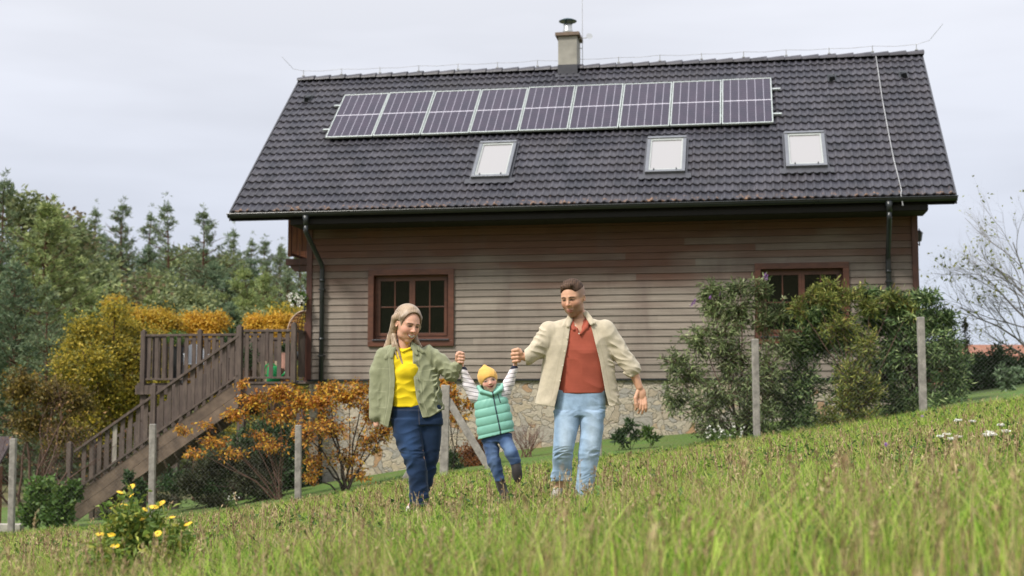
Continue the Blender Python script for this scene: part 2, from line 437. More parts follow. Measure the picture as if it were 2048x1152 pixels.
for sgn in (0, 1):
    y0, y1 = (0, B) if not sgn else (2*B, B)
    m.add([(0.02, y0, ZB-.03), (L-.02, y0, ZB-.03), (L-.02, y1, ZB+HH-.03), (.02, y1, ZB+HH-.03),
           (0.02, y0, ZB-.16), (L-.02, y0, ZB-.16), (L-.02, y1, ZB+HH-.16), (.02, y1, ZB+HH-.16)],
          [(0, 1, 2, 3), (7, 6, 5, 4), (0, 4, 5, 1), (1, 5, 6, 2), (2, 6, 7, 3), (3, 7, 4, 0)])
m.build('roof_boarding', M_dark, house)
m = MB()
for u in (-.012, L-.018):
    for (y0, y1) in ((-.02, B), (2*B+.02, B)):
        z0 = ZB+.035; z1 = ZB+HH+.045
        m.add([(u, y0, z0), (u+.03, y0, z0), (u+.03, y1, z1), (u, y1, z1), (u, y0, z0-.2), (u+.03, y0, z0-.2), (u+.03, y1, z1-.2), (u, y1, z1-.2)],
              [(0, 1, 2, 3), (7, 6, 5, 4), (0, 4, 5, 1), (1, 5, 6, 2), (2, 6, 7, 3), (3, 7, 4, 0)])
split(m.build('verge_board', M_lead, house), .3)
# ridge caps, overlapping half rounds
m = MB(); nr = 38; rl = L/nr
for i in range(nr):
    a = i*rl-.02; b = (i+1)*rl+.03
    for (u0, u1, r0, r1) in ((a, b, .085, .125),):
        base = len(m.v)
        for (u, r) in ((u0, r0), (u1, r1)):
            for k in range(9):
                t = math.pi*k/8; m.v.append((u, B+math.cos(t)*(r+.03), ZB+HH+.0+math.sin(t)*r*1.0))
        for k in range(8): m.f.append((base+k, base+k+9, base+k+10, base+k+1))
        m.f.append(tuple(base+k for k in range(9))); m.f.append(tuple(base+9+k for k in range(9))[::-1])
m.build('ridge_cap', M_tile, house)
# soffit, fascia, gutter, pipes
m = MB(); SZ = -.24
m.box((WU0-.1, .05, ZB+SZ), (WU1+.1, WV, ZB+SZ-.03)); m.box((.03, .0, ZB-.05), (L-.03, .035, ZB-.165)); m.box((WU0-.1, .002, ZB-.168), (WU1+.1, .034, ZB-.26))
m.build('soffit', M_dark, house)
m = MB(); gp = []
for k in range(9):
    t = math.pi + math.pi*k/8; gp.append((-.075+.068*math.cos(t), -.045+.072*math.sin(t)))
base = 0
for u in (-.01, L+.01):
    for (y, z) in gp: m.v.append((u, y, ZB+z))
    for (y, z) in gp: m.v.append((u, -.075+(y+.075)*.9, ZB+z*.92-.002))
for k in range(8): m.f.append((k, k+1, k+19, k+18)); m.f.append((9+k, 27+k, 28+k, 10+k))
m.f += [(0, 18, 27, 9), (8, 17, 35, 26)]
m.f.append(tuple(range(0, 9))); m.f.append(tuple(range(18, 27))[::-1])
gut = m.build('gutter', M_gut, house, smooth=False)
m = MB(); m.tube([(-.02, -.145, ZB-.035), (L+.02, -.145, ZB-.035)], .011, 8); m.build('gutter_bead', M_gut, gut)
def pipe(u, ux, bot):
    m = MB()
    m.tube([(u, -.075, ZB-.10), (u, -.075, ZB-.20), (u, -.075, ZB-.32)], [.075, .055, .045], 12)
    m.tube([(u, -.075, ZB-.30), (u, -.06, ZB-.42), (ux, WV-.10, ZB-1.02), (ux, WV-.085, ZB-1.12), (ux, WV-.085, ZB+bot)], .048, 12)
    for z in (-1.3, -2.5): m.tube([(ux, WV-.085, ZB+z), (ux, WV-.085, ZB+z-.06)], .056, 12)
    o = m.build('downpipe', M_gut, house, smooth=True)
    b = MB()
    for z in (-1.5, -2.85): b.box((ux-.06, WV-.14, ZB+z), (ux+.06, WV-.005, ZB+z-.03))
    split(b.build('pipe_clip', M_gut, o), .1)
pipe(1.62, 1.72, -5.6)
pu, pz = WP(1773, 470, WV-.085); pipe(pu-.02, pu+.02, -3.6)
# ---- timber walls: lapped boards
RWIN = [(2.681, 1.780, -1.126, -2.684), (10.416, 1.78, -1.126, -2.684)]
m = MB(); BH = .1375; z = WZ
def board(u0, u1, z0, z1):
    m.add([(u0, WV+.001, ZB+z1), (u1, WV+.001, ZB+z1), (u1, WV-.017, ZB+z0), (u0, WV-.017, ZB+z0),
           (u0, WV+.03, ZB+z1), (u1, WV+.03, ZB+z1), (u1, WV+.03, ZB+z0), (u0, WV+.03, ZB+z0)],
          [(3, 2, 1, 0), (0, 1, 5, 4), (2, 3, 7, 6), (1, 2, 6, 5), (3, 0, 4, 7)])
while z < SZ:
    z1 = min(z+BH, SZ); segs = [(WU0+.09, WU1-.09)]
    for (wu, ww, zt, zb) in RWIN:
        if z1 > zb+.03 and z < zt-.03:
            ns = []
            for (a, b) in segs:
                if a < wu < b: ns += [(a, wu+.03), (wu+ww-.03, b)]
                else: ns.append((a, b))
            segs = ns
    for a, b in segs: board(a, b, z+.006, z1)
    z += BH
m.build('front_wall', M_board, house)
m = MB()   # gables and rear
for u0, u1 in ((WU0+.02, WU0+.16), (WU1-.16, WU1-.02)):
    yr = lambda y: ZB-.17+HH/B*(y if y < B else 2*B-y)
    for a, b in ((WV+.04, B), (B, WD-.04)):
        m.add([(u0, a, ZB+WZ), (u1, a, ZB+WZ), (u1, b, ZB+WZ), (u0, b, ZB+WZ), (u0, a, yr(a)), (u1, a, yr(a)), (u1, b, yr(b)), (u0, b, yr(b))],
              [(0, 3, 2, 1), (4, 5, 6, 7), (0, 1, 5, 4), (1, 2, 6, 5), (2, 3, 7, 6), (3, 0, 4, 7)])
m.box((WU0+.17, WD-.14, ZB+WZ), (WU1-.17, WD-.02, ZB-.2))
m.build('gable_wall', M_board, house)
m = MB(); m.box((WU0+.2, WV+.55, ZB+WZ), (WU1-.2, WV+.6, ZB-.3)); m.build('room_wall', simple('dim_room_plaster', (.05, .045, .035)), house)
for u in (WU0, WU1-.115):
    m = MB(); m.box((u, WV-.045, ZB+WZ), (u+.115, WV+.09, ZB+SZ)); m.build('corner_board', M_trim, house, bevel=.006)
# stone base, drip strip
m = MB(); m.box((WU0+.07, WV+.02, ZB+WZ-.035), (WU1-.07, WD-.05, ZB-6.6)); st = m.build('stone_base', M_stone, house)
m = MB(); m.box((WU0+.03, WV-.03, ZB+WZ), (WU1-.03, WV+.06, ZB+WZ-.034)); m.build('drip_strip', M_gut, house)
# ---- windows
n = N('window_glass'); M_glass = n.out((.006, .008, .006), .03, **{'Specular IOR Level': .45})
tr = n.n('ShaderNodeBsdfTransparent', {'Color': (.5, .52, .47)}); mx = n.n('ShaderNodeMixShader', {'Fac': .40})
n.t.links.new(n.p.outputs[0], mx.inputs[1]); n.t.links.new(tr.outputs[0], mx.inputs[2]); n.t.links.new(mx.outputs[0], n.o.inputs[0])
def window(wu, ww, zt, zb):
    t = .115; y0 = WV-.055
    m = MB(); m.box((wu, y0, ZB+zt), (wu+ww, y0+.06, ZB+zt-t)); m.box((wu, y0, ZB+zb), (wu+ww, y0+.06, ZB+zb+t))
    m.box((wu, y0+.001, ZB+zt-t-.001), (wu+t, y0+.06, ZB+zb+t+.001)); m.box((wu+ww-t, y0+.001, ZB+zt-t-.001), (wu+ww, y0+.06, ZB+zb+t+.001))
    root = m.build('window', M_trimh, house, bevel=.004)
    a, b, c, d = wu+t, wu+ww-t, zt-t, zb+t
    m = MB(); m.box((a-.001, y0+.06, ZB+c), (b+.001, y0+.25, ZB+c+.02)); m.box((a-.02, y0+.06, ZB+c), (a, y0+.25, ZB+d)); m.box((b, y0+.06, ZB+c), (b+.02, y0+.25, ZB+d))
    m.build('reveal', M_trim, root)
    m = MB(); m.box((a-.02, y0-.03, ZB+d+.002), (b+.02, y0+.22, ZB+d+.028)); m.build('sill', M_lead, root, bevel=.003)
    d += .03; mid = (a+b)/2; yf = y0+.15
    m = MB(); m.box((a, yf, ZB+c), (b, yf+.06, ZB+c-.05)); m.box((a, yf, ZB+d), (b, yf+.06, ZB+d+.07))
    m.box((a, yf+.001, ZB+c-.05), (a+.05, yf+.06, ZB+d+.07)); m.box((b-.05, yf+.001, ZB+c-.05), (b, yf+.06, ZB+d+.07))
    m.build('window_frame', M_trimh, root, bevel=.004)
    for (s0, s1) in ((a+.05, mid), (mid, b-.05)):
        zz0, zz1 = c-.05, d+.07; fr = .06; yy = yf-.015
        m = MB(); m.box((s0+.001, yy, ZB+zz0), (s1-.001, yy+.05, ZB+zz0-fr)); m.box((s0+.001, yy, ZB+zz1), (s1-.001, yy+.05, ZB+zz1+fr))
        m.box((s0+.001, yy+.001, ZB+zz0-fr), (s0+fr, yy+.05, ZB+zz1+fr)); m.box((s1-fr, yy+.001, ZB+zz0-fr), (s1-.001, yy+.05, ZB+zz1+fr))
        cx, cz = (s0+s1)/2, (zz0+zz1)/2
        m.box((cx-.012, yy+.012, ZB+zz0-fr), (cx+.012, yy+.04, ZB+zz1+fr)); m.box((s0+fr, yy+.014, ZB+cz-.011), (s1-fr, yy+.038, ZB+cz+.011))
        m.build('sash', M_trimh, root, bevel=.002)
        g = MB(); g.box((s0+fr-.003, yy+.025, ZB+zz0-fr+.003), (s1-fr+.003, yy+.029, ZB+zz1+fr-.003)); g.build('pane', M_glass, root)
for w in RWIN: window(*w)
# ---- solar panels on the front slope (local frame of the slope: x along, y up)
n = N('solar_cells')
tcx = n.n('ShaderNodeTexCoord'); sp = n.n('ShaderNodeSeparateXYZ'); n.t.links.new(tcx.outputs['Object'], sp.inputs[0])
PW, PH = 1.035, 1.88
def lines(v, per, w):
    fr = n.math('FRACT', n.math('ADD', n.math('DIVIDE', v, per), .5)); d = n.math('ABSOLUTE', n.math('SUBTRACT', fr, .5))
    return n.math('LESS_THAN', d, w/per/2)
vx = lines(sp.outputs['X'], PW/6, .013); vy = lines(sp.outputs['Y'], PH/22, .006)
cen = n.math('LESS_THAN', n.math('ABSOLUTE', n.math('SUBTRACT', sp.outputs['Y'], PH/2)), .013)
cn = n.noise(3, n.co(), 2)
cell = n.ramp(cn, [(.3, (.014, .009, .024)), (.7, (.030, .017, .036))])
col = n.mix(n.math('MULTIPLY', vy, .45), cell, (.12, .11, .15)); col = n.mix(n.math('MULTIPLY', vx, .75), col, (.34, .32, .38)); col = n.mix(cen, col, (.50, .48, .54))
M_pv = n.out(col, .25, **{'Specular IOR Level': .4})
def on_slope(o): o.rotation_euler = (RP_, 0, 0); return o
def slp(u, s, h):
    return Vector((u, s*math.cos(RP_)-h*math.sin(RP_), ZB+s*math.sin(RP_)+h*math.cos(RP_)))
PU0 = 1.37; PS0 = .481*SL; PS1 = .823*SL; NP = 9; PP = 9*1.055/9
pm = MB(); pm.box((0, 0, 0), (PW, .028, .04)); pm.box((0, PH-.028, 0), (PW, PH, .04)); pm.box((0, .028, 0), (.022, PH-.028, .04)); pm.box((PW-.022, .028, 0), (PW, PH-.028, .04))
cm = MB(); cm.box((.02, .026, .006), (PW-.02, PH-.026, .034))
pan0 = pm.build('solar_panel', M_alu, house, bevel=.003); cel0 = cm.build('cells', M_pv, pan0)
for i in range(NP):
    o = pan0 if i == 0 else copy_tree(pan0, house)
    o.location = slp(PU0+i*PP, PS0, .10+.003*math.sin(i*2.1)); o.rotation_euler = (RP_+.004*math.sin(i*1.7), 0, 0)
for s in (PS0+.42, PS1-.42):
    m = MB(); m.box((PU0-.16, s-.022, .055), (PU0+NP*PP+.16, s+.022, .096)); o = on_slope(m.build('mounting_rail', M_alu, house)); o.location = (0, 0, ZB)
m = MB()
for px in (1013, 1042, 1070, 1283, 1312, 1371, 797, 640+215):
    u, s = RPt(px, 268 if px > 1200 else 274, .05); m.box((u-.012, s-.03, .03), (u+.012, s+.08, .07))
o = on_slope(m.build('roof_hook', M_alu, house)); o.location = (0, 0, ZB); split(o, .1)
# ---- roof windows
n = N('roof_window_blind_behind_glass'); M_sky = n.out((.31, .30, .305), .08, **{'Specular IOR Level': .5})
def skylight(c):
    a = RPt(*c[0], .06); b = RPt(*c[1], .06); d = RPt(*c[2], .06); e = RPt(*c[3], .06)
    u0, u1 = (a[0]+e[0])/2, (b[0]+d[0])/2; s1, s0 = (a[1]+b[1])/2, (d[1]+e[1])/2
    w, h = u1-u0, s1-s0; t = .068
    m = MB(); m.box((0, 0, 0), (w, t, .11)); m.box((0, h-t, 0), (w, h, .125)); m.box((0, t, 0), (t, h-t, .11)); m.box((w-t, t, 0), (w, h-t, .11))
    root = m.build('roof_window', M_frame, house, bevel=.006); root.location = slp(u0, s0, .02); on_slope(root)
    m = MB(); i = .05; m.box((t, t, .02), (w-t, t+i, .095)); m.box((t, h-t-i, .02), (w-t, h-t, .095)); m.box((t, t+i, .02), (t+i*.5, h-t-i, .095)); m.box((w-t-i*.5, t+i, .02), (w-t, h-t-i, .095))
    m.build('sash', simple('pale_sash_metal', (.36, .38, .365), .4, .05), root)
    m = MB(); m.box((t+.01, t+.03, .05), (w-t-.01, h-t-.03, .075)); m.build('pane', M_sky, root)
    m = MB(); k = 30
    for i in range(k):
        x0 = -.12+(w+.24)*i/k; x1 = -.12+(w+.24)*(i+1)/k; y = -.16+.018*math.sin(i*2*math.pi*TW and (u0+x0)/TW*2*math.pi)
        m.add([(x0, y, .045), (x1, y, .045), (x1, .0, .05), (x0, .0, .05), (x0, y, .025), (x1, y, .025), (x1, .0, .03), (x0, .0, .03)], [(0, 1, 2, 3), (0, 4, 5, 1), (7, 6, 5, 4), (1, 5, 6, 2), (3, 7, 4, 0)])
    for x0 in (-.04, w+.004): m.box((x0, 0, .0), (x0+.036, h+.05, .045))
    m.build('flashing', M_lead, root)
    m = MB()
    for x in (.22*w, .78*w): m.box((x-.012, t-.01, .11), (x+.012, t+.03, .125))
    split(m.build('latch', M_gut, root), .1)
for c in (((963, 288), (1033, 287), (1020, 357), (941, 358)), ((1297, 279), (1371, 278), (1373, 347), (1289, 349)), ((1570, 269), (1647, 268), (1656, 335), (1570, 338))):
    skylight(c)
# ---- chimney
cu0, cs0 = RPt(1116, 151, .03); cu1, _ = RPt(1150, 149, .03)
cv = cs0*math.cos(RP_); cz0 = ZB+cs0*math.sin(RP_)
top = WP(1130, 72, cv)[1]; cw = .43; cu1 = cu0+cw; cd = .62
m = MB(); m.box((cu0, cv, cz0-.5), (cu1, cv+cd, ZB+top)); ch = m.build('chimney', M_ren, house, bevel=.01)
m = MB(); m.box((cu0-.008, cv-.008, cz0-.35), (cu1+.008, cv+cd+.008, cz0+.27)); m.add([(cu0-.06, cv-.10, cz0-.03), (cu1+.06, cv-.10, cz0-.03), (cu1+.06, cv+.02, cz0+.075), (cu0-.06, cv+.02, cz0+.075)], [(0, 1, 2, 3)])
m.build('chimney_flashing', M_lead, ch)
m = MB(); m.box((cu0-.06, cv-.06, ZB+top), (cu1+.06, cv+cd+.06, ZB+top+.08)); m.build('chimney_cap', simple('brown_stained_concrete', (.17, .125, .095), .9), ch, bevel=.008)
cc = ((cu0+cu1)/2-.02, cv+cd/2-.08, ZB+top+.08)
m = MB(); m.lathe(cc, [(.145, 0), (.115, .10), (.10, .14), (.10, .24), (.085, .26)], 20); fl = m.build('flue', M_steel, ch, smooth=True)
m = MB(); m.lathe((cc[0], cc[1], cc[2]+.31), [(.20, 0), (.205, .012), (.12, .055), (.0, .075)], 24)
for a in (0, 2.1, 4.2): m.bar((cc[0]+.09*math.cos(a), cc[1]+.09*math.sin(a), cc[2]+.22), (cc[0]+.1*math.cos(a), cc[1]+.1*math.sin(a), cc[2]+.32), .015, .015)
m.build('cowl', simple('teal_grey_metal', (.03, .075, .09), .4, .1, 4, .02, metal=.5), ch)
au = cu1+.10
m = MB(); m.tube([(au, cv+.2, ZB+HH-.1), (au, cv+.2, ZB+top+.75), (au, cv+.2, ZB+top+.95)], [.009, .007, .004], 6)
m.bar((cu1, cv+.2, cz0+.68), (au, cv+.2, cz0+.68), .015, .015); m.bar((cu1, cv+.2, cz0+.9), (au+.12, cv+.2, cz0+.92), .015, .015)
m.build('lightning_rod', M_wire, house)
m = MB(); m.lathe((0, 0, 0), [(.0, 0), (.05, .004), (.07, .02), (.075, .024)], 16); o = m.build('aerial_dish', M_steel, house); o.location = (au+.16, cv+.16, cz0+.93); o.rotation_euler = (1.3, 0, .3)
# lightning wire along the ridge with holders, and down the right side of the slope
pts = []; hold = MB()
nh = 15
for i in range(nh+1):
    u = .12+(L-.24)*i/nh; pts.append((u, B-.04, ZB+HH+.235+.01*math.sin(i*2.3)))
    hold.tube([(u, B-.04, ZB+HH+.10), (u, B-.04, ZB+HH+.25)], .0095, 5); hold.box((u-.03, B-.07, ZB+HH+.105), (u+.03, B-.01, ZB+HH+.125))
    if i < nh: pts.append((u+(L-.24)/nh/2, B-.04, ZB+HH+.215))
m = MB(); m.tube([(-.32, B-.3, ZB+HH+.52), (-.1, B-.12, ZB+HH+.27)]+pts+[(L+.15, B-.1, ZB+HH+.3), (L+.4, B-.35, ZB+HH+.58)], .005, 5)
m.build('lightning_wire', M_wire, house); split(hold.build('wire_holder', M_wire, house), .25)
pts = []
for (px, py) in ((1752, 112), (1765, 200), (1778, 270), (1788, 320), (1797, 355), (1803, 380), (1804, 400)):
    u, s = RPt(px, py, .09); pts.append(slp(u, max(s, -.05), .085))
pts.append(pts[-1]+Vector((.03, -.02, -.22)))
m = MB(); m.tube(pts, .010, 6); m.build('down_conductor', M_wire, house)
# snow guards and vents
m = MB()
for r, s in enumerate((3*TL+.10, 4*TL+.10)):
    for i in range(26):
        u = .95+i*.5+r*.25
        if any(abs(u-x) < .62 for x in (5.02, 8.35, 11.1)) or u > L-.5: continue
        m.add([(u-.018, s, .03), (u+.018, s, .03), (u+.018, s+.012, .12), (u-.018, s+.012, .12), (u-.018, s+.012, .03), (u+.018, s+.012, .03), (u+.018, s+.022, .12), (u-.018, s+.022, .12)],
              [(0, 1, 2, 3), (7, 6, 5, 4), (1, 5, 6, 2), (0, 3, 7, 4), (3, 2, 6, 7)])
        m.add([(u-.018, s+.012, .115), (u+.018, s+.012, .115), (u+.018, s+.12, .045), (u-.018, s+.12, .045)], [(0, 1, 2, 3)])
o = on_slope(m.build('snow_guard', M_frame, house)); o.location = (0, 0, ZB); split(o, .15)
for (px, py) in ((616, 198), (1664, 157), (1807, 150)):
    u, s = RPt(px, py, .05)
    m = MB(); m.add([(-.07, -.10, .02), (.07, -.10, .02), (.045, -.10, .12), (-.045, -.10, .12), (-.08, .16, .02), (.08, .16, .02)],
                    [(0, 1, 2, 3), (1, 5, 2), (0, 3, 4), (3, 2, 5, 4)])
    m.box((-.09, -.12, .01), (.09, .17, .03))
    o = m.build('roof_vent', M_gut, house); o.location = slp(u, s, .03); on_slope(o)
# wall lantern by the right gable
lu, lz = WP(1842, 480, WV+.5)
m = MB(); m.bar((WU1-.01, WV+.5, ZB+lz-.06), (WU1+.10, WV+.5, ZB+lz-.10), .02, .02); m.bar((WU1+.09, WV+.5, ZB+lz-.11), (WU1+.09, WV+.5, ZB+lz-.02), .02, .02)
m.lathe((WU1+.09, WV+.5, ZB+lz-.03), [(.03, 0), (.045, .02), (.065, .16), (.08, .165), (.03, .215), (.008, .23), (.012, .25), (0.0, .26)], 6)
m.box((WU1-.01, WV+.44, ZB+lz-.16), (WU1+.01, WV+.56, ZB+lz+.04))
m.build('wall_lantern', M_gut, house)
# balcony on the left gable, high up
bz = WP(590, 521, WV+1.0)[1]; bu0 = WU0-.66
bal = MB(); bal.box((bu0-.03, WV+.65, ZB+bz), (WU0+.02, WV+3.6, ZB+bz-.13)); bal.add([(bu0+.03, WV+.7, ZB+bz-.13), (WU0, WV+.7, ZB+bz-.13), (WU0, WV+.7, ZB+bz-.36), (WU0-.08, WV+.7, ZB+bz-.27), (bu0+.14, WV+.7, ZB+bz-.26),
    (bu0+.03, WV+.85, ZB+bz-.13), (WU0, WV+.85, ZB+bz-.13), (WU0, WV+.85, ZB+bz-.36), (WU0-.08, WV+.85, ZB+bz-.27), (bu0+.14, WV+.85, ZB+bz-.26)],
    [(0, 4, 3, 2, 1), (5, 6, 7, 8, 9), (0, 5, 9, 4), (4, 9, 8, 3), (3, 8, 7, 2)])
bl = bal.build('balcony', M_trim, house)
m = MB()
m.box((bu0, WV+.68, ZB+bz+.05), (bu0+.07, WV+.75, ZB+bz+1.15))
for k in range(3): m.box((bu0+.10+k*.11, WV+.69, ZB+bz+.16), (bu0+.19+k*.11, WV+.71, ZB+bz+1.0))
for k in range(24): m.box((bu0+.01, WV+.80+k*.115, ZB+bz+.10), (bu0+.03, WV+.86+k*.115, ZB+bz+1.0))
m.bar((bu0+.02, WV+.68, ZB+bz+.11), (bu0+.02, WV+3.6, ZB+bz+.11), .05, .05); m.bar((bu0+.02, WV+.68, ZB+bz+1.05), (bu0+.02, WV+3.6, ZB+bz+1.05), .07, .06)
m.build('railing', M_balc, bl)

# ================================================================ DECK AND STAIRS (v = 0 is just in front of the wall)
DV = .12
def D(px, py, v=DV): return WP(px, py, v)
deck = empty('wooden_deck', hw(0, 0, -ZB), YAW)
tag(deck, 'raised weathered timber terrace with slatted railing at the left end of the house', 'deck')
uL = D(287, 700, DV+1.4)[0]; uC = D(480, 700)[0]; uR = D(588, 700)[0]
zf = WZ-.05                       # floor level
m = MB()
nb = 22
for i in range(nb):
    y0 = DV+i*.145
    a = uC-.02 if y0 < DV+1.35 else uL-.15
    m.box((a, y0, ZB+zf-.04), (WU0-.02 if y0 > WV-.2 else uR+.25, y0+.135, ZB+zf))
m.build('deck_floor', M_deck, deck)
m = MB(); m.box((uC-.1, DV+.02, ZB+zf-.045), (WU0-.03, DV+.08, ZB+zf-.26)); m.box((uL-.15, DV+1.36, ZB+zf-.045), (uC, DV+1.42, ZB+zf-.24)); m.box((uL-.15, DV+1.42, ZB+zf-.045), (uL-.09, DV+3.3, ZB+zf-.24))
m.build('deck_beam', M_deck, deck)
def post(u, v, z0, z1, par, w=.10, mat=None):
    m = MB(); m.box((u-w/2, v-w/2, ZB+z0), (u+w/2, v+w/2, ZB+z1)); m.lathe((u, v, ZB+z1), [(w*.42, 0), (w*.36, .02), (w*.15, .035)], 8)
    return m.build('post', mat or M_deck, par, bevel=.006)
def slats(par, a, b, z0, z1, name='baluster', w=.085, gap=.085, v2=None, mat=None):
    """flat upright boards between two points; a, b = (u, v)"""
    a = Vector((*a, 0)); b = Vector((*b, 0)); d = (b-a); n_ = max(1, int(round(d.length/(w+gap))))
    for i in range(n_):
        c = a+d*((i+.5)/n_); e = d.normalized()*w/2; nrm = Vector((-e.y, e.x, 0)).normalized()*.011
        jz = R.uniform(-.006, .006)
        m = MB(); vs_ = [c-e-nrm, c+e-nrm, c+e+nrm, c-e+nrm]
        m.add([(p.x, p.y, ZB+z0+jz) for p in vs_]+[(p.x, p.y, ZB+z1+jz) for p in vs_], [(0, 3, 2, 1), (4, 5, 6, 7), (0, 1, 5, 4), (1, 2, 6, 5), (2, 3, 7, 6), (3, 0, 4, 7)])
        m.build(name, mat or M_deck, par)
zr = zf+1.02
def rail(par, a, b, z, h=.05, w=.07):
    m = MB(); m.bar((a[0], a[1], ZB+z), (b[0], b[1], ZB+z), w, h); m.build('rail', M_deck, par, bevel=.004)
# front right bay, return to the house corner
post(uC, DV-.02, zf-.32, zr+.09, deck, .115); post(uR, DV-.01, zf-.02, zr+.13, deck, .105)
slats(deck, (uC+.06, DV), (uR-.05, DV), zf+.10, zr-.02)
rail(deck, (uC, DV), (uR, DV), zr); rail(deck, (uC, DV), (uR, DV), zf+.08, .04, .05)
rail(deck, (uR, DV), (WU0-.03, WV+.1), zr); slats(deck, (uR+.06, DV+.1), (WU0-.04, WV+.05), zf+.10, zr-.02, gap=.05)
post(WU0-.09, WV+.3, zf-.02, zr+.2, deck, .10, M_trim)
# left bay set back behind the stair
vb = DV+1.4
us_ = [uL, D(400, 700, vb)[0], uC+.06]
for u in us_: post(u, vb, zf-.25 if u == uL else zf, zr+.09, deck)
for a, b in zip(us_, us_[1:]): slats(deck, (a+.05, vb), (b-.05, vb), zf+.10, zr-.02); rail(deck, (a, vb), (b, vb), zr); rail(deck, (a, vb), (b, vb), zf+.08, .04, .05)
slats(deck, (uL, vb+.06), (uL, vb+1.8), zf+.10, zr-.02); rail(deck, (uL, vb), (uL, vb+1.85), zr)
# far railing
slats(deck, (uL, vb+1.9), (WU0+.3, vb+1.9), zf+.10, zr-.02, gap=.11); rail(deck, (uL, vb+1.9), (WU0+.3, vb+1.9), zr)
for u in (uL, uC+.5): post(u, vb+1.9, zf, zr+.09, deck)
for u, v in ((uC, DV+.15), (uL, vb+.1), (uR+.1, DV+.15), (uL, vb+1.8)):
    m = MB(); m.box((u-.07, v-.07, ZB+zf-.25), (u+.07, v+.07, ZB-6.7)); m.build('deck_leg', M_deck, deck)
m = MB()
for py in (771, 791):
    u_, z_ = D(477, py, DV-.08); m.lathe((0, 0, 0), [(.0, 0), (.02, .002), (.02, .012), (0, .016)], 8) if False else None
    m.tube([(uC, DV-.095, ZB+z_), (uC, DV-.075, ZB+z_)], .02, 8)
split(m.build('bolt', M_wire, deck), .05)
# the stair
stair = empty('wooden_staircase', hw(0, 0, -ZB), YAW)
tag(stair, 'long weathered timber staircase with slatted sides running down left from the deck', 'staircase')
ut, zt = D(478, 788); ub, zbm = D(150, 1018)
sl = (zt-zbm)/(ut-ub)
def sz(u): return zt+(u-ut)*sl       # centre line of the near stringer
SWD = .95
for v in (DV, DV+SWD):
    m = MB(); n0 = (-sl, 1); ln = math.hypot(1, sl); hh = .225
    for (o0, o1) in ((.003, hh), (-hh, -.003)):
        dz0, dz1 = o0*ln, o1*ln
        m.add([(ub-.03, v-.03, ZB+sz(ub-.03)+dz0), (ut, v-.03, ZB+sz(ut)+dz0), (ut, v-.03, ZB+sz(ut)+dz1), (ub-.03, v-.03, ZB+sz(ub-.03)+dz1),
               (ub-.03, v+.02, ZB+sz(ub-.03)+dz0), (ut, v+.02, ZB+sz(ut)+dz0), (ut, v+.02, ZB+sz(ut)+dz1), (ub-.03, v+.02, ZB+sz(ub-.03)+dz1)],
              [(0, 1, 2, 3), (7, 6, 5, 4), (0, 4, 5, 1), (3, 2, 6, 7), (1, 5, 6, 2), (0, 3, 7, 4)])
    m.build('stringer', M_string, stair)
nst = 15
for i in range(nst):
    u = ub+.15+(ut-ub-.2)*i/(nst-1)
    m = MB(); m.box((u-.14, DV+.021, ZB+sz(u)+.04), (u+.14, DV+SWD-.031, ZB+sz(u)+.08)); m.build('tread', M_deck, stair)
# height of the hand rail above the stringer line
h1 = D(310, 786)[1]-sz(D(310, 786)[0]); h1 = 1.17
for v in (DV-.055, DV+SWD+.03):
    r0 = (ub-.02, v, ZB+sz(ub-.02)+h1); r1 = (ut, v, ZB+sz(ut)+h1)
    m = MB(); m.bar(r0, r1, .06, .05); m.build('hand_rail', M_deck, stair, bevel=.004)
    m = MB(); m.bar((ub, v, ZB+sz(ub)+.37), (ut, v, ZB+sz(ut)+.37), .045, .04); m.build('lower_rail', M_deck, stair)
    k = 20
    for i in range(k):
        u = ub+.12+(ut-ub-.16)*(i+.35)/k
        if abs(u-D(310, 800)[0]) < .08: continue
        z0 = sz(u)+.31; z1 = sz(u)+h1-.02; w = .045; e = sl*w
        y0, y1 = (v+.025, v+.045) if v < DV+.4 else (v-.045, v-.025)
        m = MB(); m.add([(u-w, y0, ZB+z0-e), (u+w, y0, ZB+z0+e), (u+w, y0, ZB+z1+e), (u-w, y0, ZB+z1-e), (u-w, y1, ZB+z0-e), (u+w, y1, ZB+z0+e), (u+w, y1, ZB+z1+e), (u-w, y1, ZB+z1-e)],
                        [(0, 1, 2, 3), (7, 6, 5, 4), (0, 4, 5, 1), (3, 2, 6, 7), (1, 5, 6, 2), (0, 3, 7, 4)])
        o = m.build('baluster', M_wire if False else M_deck, stair)
        if i == 4 and v < DV+.4:
            o.data.materials[0] = simple('sun_bleached_board', (.27, .24, .205), .8, .2, 18, .3, stretch=(1, 1, .2)); o['label'] = 'pale grey bleached baluster'
    for (px, pt, pb) in ((310, 770, 925), (145, 886, 1020)):
        u = D(px, 800)[0]; z1 = D(px, pt)[1]; z0 = D(px, pb)[1]
        post(u, v, z0-(.0 if px > 200 else .35), z1, stair, .10)
# concrete slab at the foot of the stair
s0 = hw(ub-.5, DV+.4, 0)
